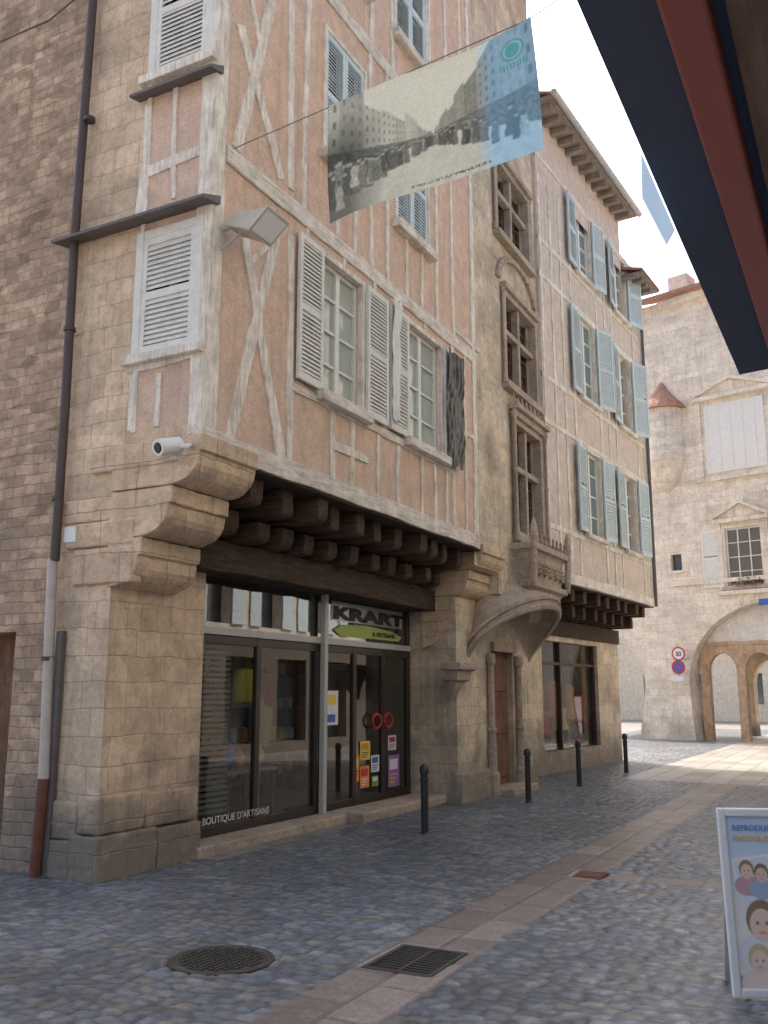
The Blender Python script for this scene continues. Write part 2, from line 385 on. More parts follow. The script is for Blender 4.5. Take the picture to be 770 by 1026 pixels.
# =================================================================== TIMBER HOUSE
ZJ=3.84; ZT=15.4
house=thing("timber_framed_house","salmon roughcast timber-framed house jettied over a stone ground-floor shop","house",(-6.3,9.8,0))
def rect(fr,l,t,r,b,o=0,tl=None):
    u0,z1=fr.hit(l,t,o); u1,_=fr.hit(r,(t+b)/2,o); _,z0=fr.hit(l,b,o); return [u0,u1,z0,z1]
W1=rect(FA,323,256,362,393); W2=rect(FA,407,322,441,441)
W2[2],W2[3]=W1[2],W1[3]
W3=rect(FA,336,40,358,160); W4=rect(FA,397,170,432,250)
W3=[W1[0]+.02,W1[1]+.02,W3[2],W3[3]]
z30=FA.hit(397,222)[1]; W3[2]=z30; W3[3]=z30+1.65
W4=[W4[0],W4[0]+1.0,z30,z30+1.65]
z50=FA.hit(395,32)[1]
W5=[FA.hit(396,20)[0],FA.hit(396,20)[0]+1.0,z50,z50+1.6]; W6=[W3[0],W3[1],z50,z50+1.6]
S1=[FS.hit(143,300)[0],FS.hit(195,300)[0],FS.hit(165,352)[1],FS.hit(165,236)[1]]
S2=[S1[0]+.02,S1[1]+.02,FS.hit(180,68)[1],FS.hit(180,68)[1]+1.5]
mb=MB()
mb.sheet(FA,YA,YB,ZJ,ZT,[W1,W2,W3,W4,W5,W6],.3)
XS=FS.hit(133,400)[0]
mb.sheet(FS,XS,XA,4.1,ZT,[S1,S2],.3)
mb.face([(XA,YB,ZJ),(-13,YB,ZJ),(-13,YB,ZT),(XA,YB,ZT)]); mb.face([(-13,YA,0),(-13,YB,0),(-13,YB,ZT),(-13,YA,ZT)])
make(mb,"wall",[PINK],house,recalc=False,label="salmon roughcast infill walls")
XP=-7.08
mb=MB()
mb.sheet(FS,XP,-6.29,0,4.1,[],.3); mb.sheet(FS,XP,XS,4.1,ZT,[],.3)
mb.sheet(FS,-6.29,XA,3.85,4.1,[],.3)
mb.face([FG.pt(YA,0),FG.pt(7.86,0),FG.pt(7.86,3.3),FG.pt(YA,3.3)])
mb.face([(-6.29,7.86,0),(-7.4,7.86,0),(-7.4,7.86,3.3),(-6.29,7.86,3.3)])
make(mb,"stone_wall",STONE,house,recalc=False,label="warm limestone corner pier and side wall")
for i,(x0,x1,ya_,yb_,z0,z1) in enumerate(((-7.0,-6.55,YA-.06,YA+.5,0,.34),(-6.54,-6.19,YA-.08,YA+.7,0,.40),(-6.7,-6.20,YA+.71,7.82,0,.38),(-6.95,-6.5,YA-.04,YA+.4,.345,.68),(-6.49,-6.225,YA-.05,YA+.55,.405,.74),(-6.6,-6.23,YA+.56,7.80,.40,.72))):
    mb=MB(); mb.box(x0,x1,ya_,yb_,z0,z1); o_=make(mb,"plinth_stone",STONE,house,bevel=.02); erode(o_,3,.03,.13)
def corbel(fr,x0,x1,z0,z1,w0,w1,parent,tiers=3,mat=STONE_CORBEL):
    dx=(x1-x0)/tiers; dz=(z1-z0)/tiers
    for i in range(tiers):
        bx=x0+dx*i; bz=z0+dz*i; P=[(x0-.05,bz+.006),(bx-.02,bz+.006)]
        for k in range(1,7):
            a=math.pi/2*k/6
            P.append((bx-.02+(dx+.0)*math.sin(a),bz+.006+dz*.48*(1-math.cos(a))))
        P+=[(bx+dx-.02,bz+dz*.62),(bx+dx+.02,bz+dz*.64),(bx+dx+.02,bz+dz-.006),(x0-.05,bz+dz-.006)]
        mb=MB(); jj=random.uniform(-.02,.02); mb.prism(fr,P,w0+jj,w1+random.uniform(-.01,.015),n=5)
        o_=make(mb,"corbel",mat,parent,bevel=.012); erode(o_,2,.03,.15)
corbel(FS,-6.27,XA+.03,2.62,3.99,-.82,.045,house)
for (x0,x1,z0,z1,o) in ((-6.86,-6.0,3.02,3.26,.052),(-6.98,-5.95,3.27,3.5,.037),(-6.75,-6.0,2.66,3.0,.057),(-6.6,-5.5,3.74,3.98,.062)):
    mb=MB(); mb.fbox(FS,x0,x1,z0,z1,-.1,o); o_=make(mb,"corbel_course",STONE_CORBEL,house,bevel=.02); erode(o_,3,.02,.12)
FE=Fr(0,13.32,1,0)
corbel(FE,-6.27,-5.26,2.35,3.95,-1.0,0.0,house,4)
mb=MB(); mb.box(-7.2,XA+.0,YA+.75,YB+.1,ZJ-.02,ZJ+.05); make(mb,"jetty_floor",DARKL,house)
n=11
for i in range(n):
    y=7.62+i*(13.0-7.62)/(n-1)+random.uniform(-.06,.06); w=random.uniform(.085,.12)
    mb=MB()
    def prof(xe,z0,z1,r):
        P=[(-6.7,z0)]
        for k in range(5):
            a=math.pi/2*k/4; P.append((xe-r+r*math.sin(a),z0+r*(1-math.cos(a))))
        P+= [(xe+random.uniform(-.02,.02),z1),(-6.7,z1)]; return P
    fj=Fr(0,y,1,0); dz_=random.uniform(-.03,.03)
    mb.prism(fj,prof(-5.78+random.uniform(-.10,.06),3.26,3.50+dz_,random.uniform(.05,.14)),-w,w)
    mb.prism(fj,prof(-5.40+random.uniform(-.10,.05),3.535+dz_*.5,ZJ-.025,random.uniform(.03,.12)),-w*.92,w*.92)
    make(mb,"joist",DARKW,house,bevel=.012)
mb=MB(); mb.beam(Fr(-6.1,0,0,1),(7.5,3.09),(13.45,3.09),.33,-.5,.02,.012); make(mb,"lintel",DARKL,house,bevel=.015)
mb=MB(); t1=.022
zr=FA.hit(240,165)[1]
mb.beam(FA,(YA-.03,ZJ+.1),(YB,ZJ+.1),.21,-.1,.035,.01)
for zz in (zr,z50-.75): mb.beam(FA,(YA+.2,zz),(YB,zz),.2,-.05,.028,.01)
mb.beam(FA,(W1[0]-.6,W1[2]-.12),(W2[1]+.5,W2[2]-.12),.1,-.05,.02)
make(mb,"timber_rail",TIMBH,house,bevel=.008)
mb=MB()
mb.beam(FA,(YA+.085,ZJ+.2),(YA+.085,ZT),.19,-.1,.026,.008)
mb.beam(FS,(XA-.07,ZJ+.15),(XA-.07,ZT),.16,-.1,.026,.008)
mb.beam(FA,(YB-.08,ZJ+.2),(YB-.08,ZT),.15,-.05,.024)
def pb(a,b,w=.11): mb.beam(FA,FA.hit(*a),FA.hit(*b),w,-.05,t1+random.uniform(-.004,.004))
pb((276,240),(226,452),.14); pb((243,228),(283,468),.14); pb((291,236),(289,470),.11); pb((250,262),(279,240),.08)
for u,v in ((333,450),(352,455),(398,480),(422,490),(447,500),(467,510),(378,465),(436,495)):
    uu=FA.hit(u,v)[0]; mb.beam(FA,(uu,ZJ+.2),(uu+random.uniform(-.04,.04),W1[2]-.17 if u<452 else zr-.1),random.uniform(.07,.10),-.05,t1)
for u,v in ((308,225),(345,240),(375,262),(398,280),(425,300),(452,320)):
    uu=FA.hit(u,v)[0]; mb.beam(FA,(uu,W1[3]+.05 if u<450 else ZJ+.2),(uu,zr-.1),random.uniform(.07,.10),-.05,t1)
pb((333,446),(368,462),.10); pb((455,330),(480,352),.08); pb((455,430),(478,440),.08)
pb((272,0),(236,150),.14); pb((240,25),(281,180),.14); pb((292,0),(291,190),.11); pb((252,0),(262,55),.09)
for u in (304,372,388,436,452):
    uu=FA.hit(u,190)[0]; mb.beam(FA,(uu,zr+.1),(uu+random.uniform(-.05,.05),z50-.85),random.uniform(.07,.10),-.05,t1)
for uu in np.arange(7.2,13,.62): 
    if uu<W3[0]-.1 or W3[1]+.1<uu<W4[0]-.1 or uu>W4[1]+.1:
        mb.beam(FA,(uu,z50-.65),(uu+random.uniform(-.06,.06),ZT),.1,-.05,t1)
for uu in (W3[0]+.3,W3[1]-.2,W4[0]+.3,W4[1]-.2): mb.beam(FA,(uu,zr+.1),(uu,z30-.1),.08,-.05,t1)
def ps(a,b,w=.1): mb.beam(FS,FS.hit(*a),FS.hit(*b),w,-.05,.022)
ps((135,376),(132,432),.09); ps((160,374),(157,428),.07)
ps((130,462),(192,447),.09); ps((128,372),(205,350),.08)
ps((150,172),(205,150),.12); ps((178,84),(174,200),.06); ps((150,105),(140,215),.07); 
mb.beam(FS,(XS+.03,4.1),(XS+.03,ZT),.07,-.05,.02)
make(mb,"timber_frame",TIMB,house,bevel=.008,label="pale weathered timber studs and braces")
sl=(.12,.13,.13,TIMBH)
w=window(FA,house,*W1,WFRAME,PANE,TIMB,.12,(1,3),.07,sl)
wl=FA.hit(323,320)[0]-FA.hit(299,320)[0]
shutter(FA,W1[0]-.06-wl,W1[0]-.06,W1[2]-.02,W1[3]+.03,.035,SHUT,w); shutter(FA,W1[1]+.06,W1[1]+.06+.55,W1[2]-.02,W1[3]+.03,.035,SHUT,w)
w=window(FA,house,*W2,WFRAME,PANE,TIMB,.12,(1,3),.07,sl)
shutter(FA,W2[0]-.58,W2[0]-.05,W2[2]-.02,W2[3]+.03,.035,SHUT,w); s=shutter(FA,W2[1]+.05,W2[1]+.57,W2[2]-.02,W2[3]+.03,.035,SHUT,w)
def sheet_plastic(fr,u0,u1,z0,z1,o,mat,parent,label):
    mb=MB(); N=40;Mv=70; ph=random.random()*6
    def h(i,j):
        a=i/N;b=j/Mv
        return .020*math.sin(a*7+b*2.5+ph+1.2*math.sin(b*9))+.012*abs(math.sin(a*19-b*6+ph*2+math.sin(b*15)))+.008*abs(math.sin(a*9+b*23+math.sin(a*12)))
    g=[[fr.pt(u0+(u1-u0)*i/N+.014*math.sin(j*.13+i*.1),z0+(z1-z0)*j/Mv+.02*math.sin(i*.35),o+.02+h(i,j)) for i in range(N+1)] for j in range(Mv+1)]
    mb.rings(g,0,False,False); make(mb,"plastic_sheet",mat,parent,smooth=True,label=label)
sheet_plastic(FA,W2[1]+.02,W2[1]+.62,W2[2]-.1,W2[3]-.0,.085,BLACKP,w,"black plastic sheet tied over a shutter")
sheet_plastic(FA,W2[0]-.58,W2[0]-.36,W2[2]+.1,W2[3]+.12,.075,WHITE,w,"torn white plastic sheet over a shutter")
for Wn in (W3,W4,W5,W6):
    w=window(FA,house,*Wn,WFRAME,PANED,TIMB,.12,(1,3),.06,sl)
    m_=(Wn[0]+Wn[1])/2
    shutter(FA,Wn[0],m_-.004,Wn[2],Wn[3],-.03,SHUTB,w); shutter(FA,m_+.004,Wn[1],Wn[2],Wn[3],-.03,SHUTB,w)
for Wn in (S1,S2):
    w=window(FS,house,*Wn,WFRAME,PANED,SHUT,.12,(1,1),.09,(.16,.1,.1,TIMB))
    shutter(FS,Wn[0],Wn[1],Wn[2],Wn[3],-.02,SHUT,w,pitch=.052)
zl=FS.hit(140,226)[1]
def ledge(u0,u1,z,out):
    mb=MB(); P=FS.pt; mb.hexa([P(u0,z,-.05),P(u1,z,-.05),P(u1,z-.05,out),P(u0,z-.05,out),P(u0,z+.09,-.05),P(u1,z+.09,-.05),P(u1,z-.02,out),P(u0,z-.02,out)])
    make(mb,"ledge",LEAD,house,label="dark lead-covered string ledge")
ledge(XP-.1,XA+.08,zl,.22); ledge(S2[0]-.2,XA+.06,S2[2]-.22,.16)
mb=MB(); mb.hexa([(-4.6,YA-.5,ZT-.05),(-4.6,YB+.1,ZT-.05),(-9.2,YB+.1,ZT+2.2),(-9.2,YA-.5,ZT+2.2),(-4.6,YA-.5,ZT+.1),(-4.6,YB+.1,ZT+.1),(-9.2,YB+.1,ZT+2.35),(-9.2,YA-.5,ZT+2.35)])
mb.hexa([(-13.3,YA-.5,ZT-.05),(-13.3,YB+.1,ZT-.05),(-9.2,YB+.1,ZT+2.2),(-9.2,YA-.5,ZT+2.2),(-13.3,YA-.5,ZT+.1),(-13.3,YB+.1,ZT+.1),(-9.2,YB+.1,ZT+2.35),(-9.2,YA-.5,ZT+2.35)])
make(mb,"roof",ROOF,house)

# ---- shop front of the house
shop=MB()
y0,y1=7.88,13.30; zt=FSH.hit(318,642)[1]; zb=.13; ztop=2.95
ya=FSH.hit(256,740)[0]; yb=FSH.hit(318,740)[0]; ym=FSH.hit(383,722)[0]
def fv(u,w,z0,z1,o0=-.03,o1=.03): shop.fbox(FSH,u-w,u+w,z0,z1,o0,o1)
for u,w in ((y0+.04,.04),(ya,.045),(yb-.07,.04),(yb+.12,.05),(yb+.95,.05),(ym,.06),(y1-.05,.05)): fv(u,w,zb,zt-.04)
shop.fbox(FSH,y0+.08,y1-.1,zb-.001,zb+.10,-.025,.025); shop.fbox(FSH,y0+.08,y1-.1,zt-.14,zt-.045,-.025,.025)
fv(y0+.04,.03,zt+.05,ztop); fv(y1-.05,.04,zt+.05,ztop)
make(shop,"shop_frame",BRONZE,house,bevel=.004,label="dark bronze aluminium shop frame and double doors")
mb=MB(); mb.fbox(FSH,y0-.02,y1+.02,zt-.038,zt+.048,-.04,.045); mb.fbox(FSH,yb-.025,yb+.06,zb,ztop,.047,.12)
make(mb,"transom",GREYM,house,bevel=.006,label="grey painted transom bar and post")
mb=MB(); mb.fface(FSH,y0+.05,y1-.06,zb+.05,zt-.08,0); make(mb,"shop_window",SGLASS,house)
mb=MB(); mb.fface(FSH,y0+.05,y1-.06,zt+.04,ztop+.02,0); make(mb,"shop_window",TGLASS,house)
for px_ in (377.5,389):
    mb=MB(); pts=[]; cu=FSH.hit(px_,722,.07)[0]; cz=FSH.hit(383,722,.07)[1]
    for k in range(20):
        a=2*math.pi*k/19; pts.append(FSH.pt(cu+.13*math.cos(a),cz+.10*math.sin(a),.075))
    mb.tube(pts,.018,8)
    make(mb,"door_handle",RED,house,smooth=True,label="round red door handle")
mb=MB(); mb.box(-6.75,-6.17,7.75,13.42,0,.125); o_=make(mb,"threshold",STONE_CARVED,house,bevel=.02)
mb=MB()
mb.face([(-9.5,7.9,.12),(-6.6,7.9,.12),(-6.6,13.3,.12),(-9.5,13.3,.12)]); mb.face([(-9.5,7.9,3),(-6.6,7.9,3),(-6.6,13.3,3),(-9.5,13.3,3)])
mb.face([(-9.5,7.9,.12),(-9.5,13.3,.12),(-9.5,13.3,3),(-9.5,7.9,3)]); mb.face([(-9.5,7.9,.12),(-6.6,7.9,.12),(-6.6,7.9,3),(-9.5,7.9,3)]); mb.face([(-9.5,13.3,.12),(-6.6,13.3,.12),(-6.6,13.3,3),(-9.5,13.3,3)])
make(mb,"shop_interior",DARKI,house,recalc=False)
mb=MB(); z=.35
while z<zt-.15:
    mb.fbox(FSH,y0+.1,ya-.45,z,z+.036,-.10,-.05); z+=.062
make(mb,"window_blind",BLIND,house,label="grey slatted window blind")
text("BOUTIQUE D'ARTISANS",.105,FSH,FSH.hit(198,820)[0]+.04,zb+.13,.032,LTXT,house,sx=1.12)
ua,_=FSH.hit(335,620,.02); ub,_=FSH.hit(403,620,.02); wu=ub-ua
sg=MB(); pts=[(ua+.15,zt+.10),(ub-.12,zt+.10),(ub-.02,zt+.17),(ub-.35,zt+.24),(ua+.9,zt+.28),(ua+.2,zt+.25),(ua+.0,zt+.17)]
sg.prism(FSH,pts,.012,.02); make(sg,"sign_reflection",GRN,house,label="yellow-green shape on the transom glass standing in for a reflected sign")  # shape and lettering model a sign reflected in the glass
REFLFILM=flat("pale_reflection_film",(.40,.42,.38),.12); REFLFILM.node_tree.nodes["Principled BSDF"].inputs['Specular IOR Level'].default_value=.9  # pale reflection behind the letters, painted as a thin panel
sg=MB(); sg.fbox(FSH,ua-.05,ub+.02,zt+.30,ztop-.05,.006,.009); make(sg,"sign_reflection",REFLFILM,house,label="grey-green panel standing in for a pale glass reflection behind the lettering")
text("KRART",.23,FSH,ua-.02,zt+.335,.016,BLK,house,sx=wu/(.23*3.05),bold=.014)
text("& ARTISANS",.09,FSH,ua+1.1,zt+.14,.024,BLK,house,sx=1.5,bold=.003)
def poster(px0,py0,px1,py1,mat,name="poster",o=.012,parent=house):
    u0,z1=FSH.hit(px0,py0,o); u1,_=FSH.hit(px1,py0,o); _,z0=FSH.hit(px0,py1,o)
    m=MB(); m.fbox(FSH,u0,u1,z0,z1,o,o+.003); return make(m,name,mat,parent)
poster(325,692,339,727,PAP); poster(327,716,336,724,BLU,o=.016); poster(326,696,337,706,YEL,o=.016)
def bill(px0,py0,px1,py1,mat,m2,m3):
    poster(px0,py0,px1,py1,mat); h=py1-py0; w_=px1-px0
    poster(px0+w_*.15,py0+h*.12,px1-w_*.15,py0+h*.45,m2,o=.016)
    for k in range(3): poster(px0+w_*.15,py0+h*(.58+.12*k),px1-w_*(.15+.1*k),py0+h*(.62+.12*k),m3,o=.016)
bill(353,757,360,784,ORA,YEL,BLK); bill(361,743,371,762,YEL,ORA,BLK); bill(361,768,370,790,ORA,RED,PAP); bill(372,757,380,774,PAP,BLU,BLK); bill(389,757,400,789,PUR,PAP,YEL); bill(389,737,397,752,PAP,RED,BLK); bill(373,778,379,788,GRN,PAP,BLK)

disp=thing("display_table","wooden display table with craft goods inside the shop window","table",(-7.0,9.1,.12))
mb=MB(); mb.box(-7.2,-6.7,8.9,9.9,.72,.76); make(mb,"table_top",CLOTH,disp)
for x in (-7.18,-6.77):
    for y in (8.92,9.84):
        mb=MB(); mb.box(x,x+.05,y,y+.05,.12,.72); make(mb,"leg",DOORW,disp)
for (x,y,s,mt,lb_) in ((-6.85,9.05,1.0,BLU,"blue glazed vase on the display table"),(-6.9,9.35,.7,ORA,"small orange glazed vase on the display table"),(-6.85,9.65,.85,CLOTH,"beige stoneware vase on the display table")):
    pot=MB(); pot.lathe(x,y,[(.06*s,.76),(.12*s,.76+.10*s),(.13*s,.76+.2*s),(.06*s,.76+.31*s),(.08*s,.76+.35*s)]); make(pot,"vase",mt,None,smooth=True,label=lb_,category="vase")
mb=MB(); mb.lathe(-6.85,9.35,[(.03,1.95),(.13,1.93),(.17,1.75),(.15,1.55),(.02,1.53)]); make(mb,"paper_lantern",YEL,None,smooth=True,label="yellow paper lantern hanging in the shop",category="lantern")
mb=MB(); mb.lathe(-7.3,10.35,[(.18,.12),(.18,.15),(.02,.16),(.02,.9),(.14,.95),(.13,1.1),(.17,1.3),(.17,1.45),(.05,1.52),(.05,1.6)]); make(mb,"dress_form",CLOTH,None,smooth=True,label="beige tailor's dress form standing in the shop",category="mannequin")
shelf=MB()
for z in (.4,.9,1.4,1.9): shelf.box(-8.6,-8.3,8.2,13.0,z,z+.04)
for y in (8.2,10.6,13.0): shelf.box(-8.6,-8.3,y,y+.04,.12,2.2)
sh_=thing("shelf_unit","brown wooden shelf unit stacked with goods in the shop","shelf",(-8.4,10.6,.12)); make(shelf,"shelf_board",DOORW,sh_)
mb=MB()
for i in range(60):
    z=(.44,.94,1.44,1.94)[i%4]; y=8.35+(i//4)*.31+random.uniform(-.05,.05); s=random.uniform(.05,.12); mb.box(-8.55,-8.35,y,y+s*1.6,z,z+s*random.uniform(1.2,3),random.randrange(5))
g_=make(mb,"shelf_goods",[ORA,YEL,SKYB,PAP,RED],sh_); g_["kind"]="stuff"
mb=MB(); mb.box(-6.45,-5.92,10.75,13.35,.0,.15); o_=make(mb,"stone_step",STONE_CARVED,None,bevel=.03,label="worn stone step in front of the shop doors",category="step"); erode(o_,3,.03,.3)

# =================================================================== NEIGHBOUR (alley)
nb=thing("rubble_stone_house","brown rubble stone house along the alley beside the timber house","house",(-10,7.2,0))
mb=MB(); DR=[-8.95,FS.hit(9,700)[0],0,2.25]
mb.sheet(FS,-16,XP-.002,0,ZT-1.2,[DR],.35,o=-.03)
mb.face([(-16,YA+.03,0),(-16,YB,0),(-16,YB,ZT-1.2),(-16,YA+.03,ZT-1.2)]); make(mb,"wall",RUB,nb,recalc=False)
mb=MB(); mb.fbox(FS,DR[0],DR[1],0,DR[3],-.36,-.30); make(mb,"door",DOORW,nb)
mb=MB(); mb.hexa([(-16.3,YA-.6,ZT-1.25),(XP,YA-.6,ZT-1.25),(XP,YB,ZT+1),(-16.3,YB,ZT+1),(-16.3,YA-.6,ZT-1.1),(XP,YA-.6,ZT-1.1),(XP,YB,ZT+1.15),(-16.3,YB,ZT+1.15)]); make(mb,"roof",ROOF,nb)

dp=thing("drainpipe","tall brown downpipe turning grey then rusty near the ground","pipe",(-7.05,YA-.1,0))
def on(px,py,o): 
    u,z=FS.hit(px,py,o); return FS.pt(u,z,o)
mb=MB(); top=FS.hit(97,0,.1); mb.tube([FS.pt(top[0],ZT-.3,.1),on(75,240,.1),on(66,400,.1),on(55,562,.1)],.048,12); make(mb,"pipe",PIPEB,dp,smooth=True)
mb=MB(); mb.tube([on(53,560,.1),on(44,782,.1)],.050,12); make(mb,"pipe",PIPEG,dp,smooth=True,label="grey cast lower pipe length")
mb=MB(); x_,z_=FS.hit(44,782,.1); mb.tube([on(44,780,.1),FS.pt(x_-.03,.02,.1)],.054,12); make(mb,"pipe",RUST,dp,smooth=True,label="rusty red pipe foot")
for v in (120,330,500,660):
    c=on(90 if v<200 else 70 if v<400 else 58 if v<600 else 48,v,.1); mb=MB(); mb.tube([(c[0],c[1],c[2]-.02),(c[0],c[1],c[2]+.02)],.062,12); make(mb,"bracket",PIPEB,dp)
mb=MB(); u_,z_=FS.hit(62,632,.04); mb.fbox(FS,u_-.04,u_+.04,.05,z_,0.01,.07); make(mb,"cable_duct",LEAD,None,bevel=.01,label="grey metal cable duct rising from the alley pavement",category="cable duct")
mb=MB(); u_,z_=FS.hit(72,536,.04); mb.fbox(FS,u_-.08,u_+.08,z_-.08,z_+.08,0.005,.07); make(mb,"junction_box",WHITE,None,bevel=.012,label="small white junction box on the stone wall",category="electrical box")

cam_=thing("security_camera","white security camera on the stone corner below the window","camera",on(165,448,.0))
c=on(172,447,.28); mb=MB(); mb.tube([on(192,446,.0),on(188,447,.22),c],.022,10); make(mb,"arm",WHITE,cam_,smooth=True)
mb=MB(); d=Vector((-.15,-.95,-.3)).normalized(); C=Vector(c)
mb.tube([C-d*.10,C-d*.08,C+d*.12,C+d*.16],[.05,.08,.08,.075],20); make(mb,"housing",WHITE,cam_,smooth=True)
mb=MB(); mb.tube([C+d*.155,C+d*.17],[.055,.04],16); make(mb,"lens",BLACKP,cam_,smooth=True)

fl=thing("floodlight","beige floodlight on a bracket at the house corner","lamp",FA.pt(6.75,5.8,.0))
c=Vector(FA.pt(*FA.hit(254,226,.36),.36)); wy=Vector((0,1,0)); wx_=Vector((1,0,0)); wz=Vector((0,0,1))
mb=MB(); mb.tube([(XA,c.y-.05,c.z+.02),(c.x-.1,c.y-.02,c.z+.02)],.022,8); mb.tube([(XA,c.y-.05,c.z-.2),(c.x-.1,c.y-.02,c.z-.04)],.014,8); make(mb,"arm",GREYM,fl)
fx=(wx_*.97-wz*.22).normalized(); fz=(wz*.97+wx_*.22).normalized()
def q(a,b,h): return c+fx*a+wy*b+fz*h
mb=MB(); mb.hexa([q(-.24,-.13,-.05),q(.10,-.17,-.12),q(.10,.17,-.12),q(-.24,.13,-.05),q(-.24,-.13,.07),q(.26,-.17,.10),q(.26,.17,.10),q(-.24,.13,.07)])
make(mb,"housing",BEIGE,fl,bevel=.012)
ex=(q(.26,0,.10)-q(.10,0,-.12)).normalized(); en=Vector((0,0,0))+ex.cross(wy); en=en if en.x>0 else -en; m0=(q(.26,0,.10)+q(.10,0,-.12))/2
def e3(a,b,h): return m0+ex*a+wy*b+en*h
mb=MB(); mb.hexa([e3(-.15,-.185,.001),e3(.15,-.185,.001),e3(.15,.185,.001),e3(-.15,.185,.001),e3(-.15,-.185,.02),e3(.15,-.185,.02),e3(.15,.185,.02),e3(-.15,.185,.02)]); make(mb,"rim",BEIGE,fl,bevel=.004)
mb=MB(); mb.hexa([e3(-.12,-.155,.021),e3(.12,-.155,.021),e3(.12,.155,.021),e3(-.12,.155,.021),e3(-.12,-.155,.026),e3(.12,-.155,.026),e3(.12,.155,.026),e3(-.12,.155,.026)]); make(mb,"lens",glassy("lamp_glass",(.82,.83,.80),.1),fl)

# =================================================================== STONE HOUSE with portal
sh=thing("renaissance_stone_house","tall narrow pale stone house with mullioned windows and carved portal","house",(-5.8,15,0))
B1=rect(FB,514,424,546,531); B2=rect(FB,504,296,534,377); B3=rect(FB,495,160,526,225)
B1[1]=min(B1[1],YC-.22)
ZB=16.3; ZBL=3.25
mb=MB(); mb.sheet(FB,YB,14.25,3.6,ZB,[],.3); mb.sheet(FB,14.25,YC,ZBL,ZB,[B1,B2,B3],.3)
mb.face([(-5.35,14.25,ZBL),(-5.76,14.25,ZBL),(-5.76,14.25,3.6),(-5.35,14.25,3.6)]); mb.face([(-5.35,14.25,ZBL),(-5.76,14.25,ZBL),(-5.76,YC,ZBL),(-5.35,YC,ZBL)])
mb.face([(-5.35,YC,ZBL),(-13,YC,ZBL),(-13,YC,ZB),(-5.35,YC,ZB)]); mb.face([(-13,YB,0),(-13,YC,0),(-13,YC,ZB),(-13,YB,ZB)]); mb.face([(-5.35,YB,ZT),(-13,YB,ZT),(-13,YB,ZB),(-5.35,YB,ZB)])
DD=[FBG.hit(494,730)[0],FBG.hit(515,730)[0],.12,2.35]
mb.sheet(FBG,13.36,YC+.4,0,3.62,[DD],.35)
mb.face([(-5.75,YC+.4,0),(-7,YC+.4,0),(-7,YC+.4,3.6),(-5.75,YC+.4,3.6)])
mb.face([(-5.75,13.36,0),(-6.8,13.36,0),(-6.8,13.36,3.6),(-5.75,13.36,3.6)])
make(mb,"wall",STONE_B,sh,recalc=False)
mb=MB(); mb.box(-5.80,-5.66,13.34,DD[0]-.35,0,.45); o_=make(mb,"plinth_stone",STONE_B,sh,bevel=.02); erode(o_,3,.03,.15)
mb=MB(); mb.fbox(FBG,DD[0],DD[1],DD[2],DD[3],-.16,-.10)
for k in range(3): mb.fbox(FBG,DD[0]+.08,DD[1]-.08,DD[2]+.12+k*.72,DD[2]+.68+k*.72,-.10,-.075)
make(mb,"door",DOORW,sh,bevel=.01)
mb=MB(); mb.box(-5.76,-5.35,DD[0]-.1,DD[1]+.1,0,.12); make(mb,"doorstep",STONE_CARVED,sh,bevel=.02)
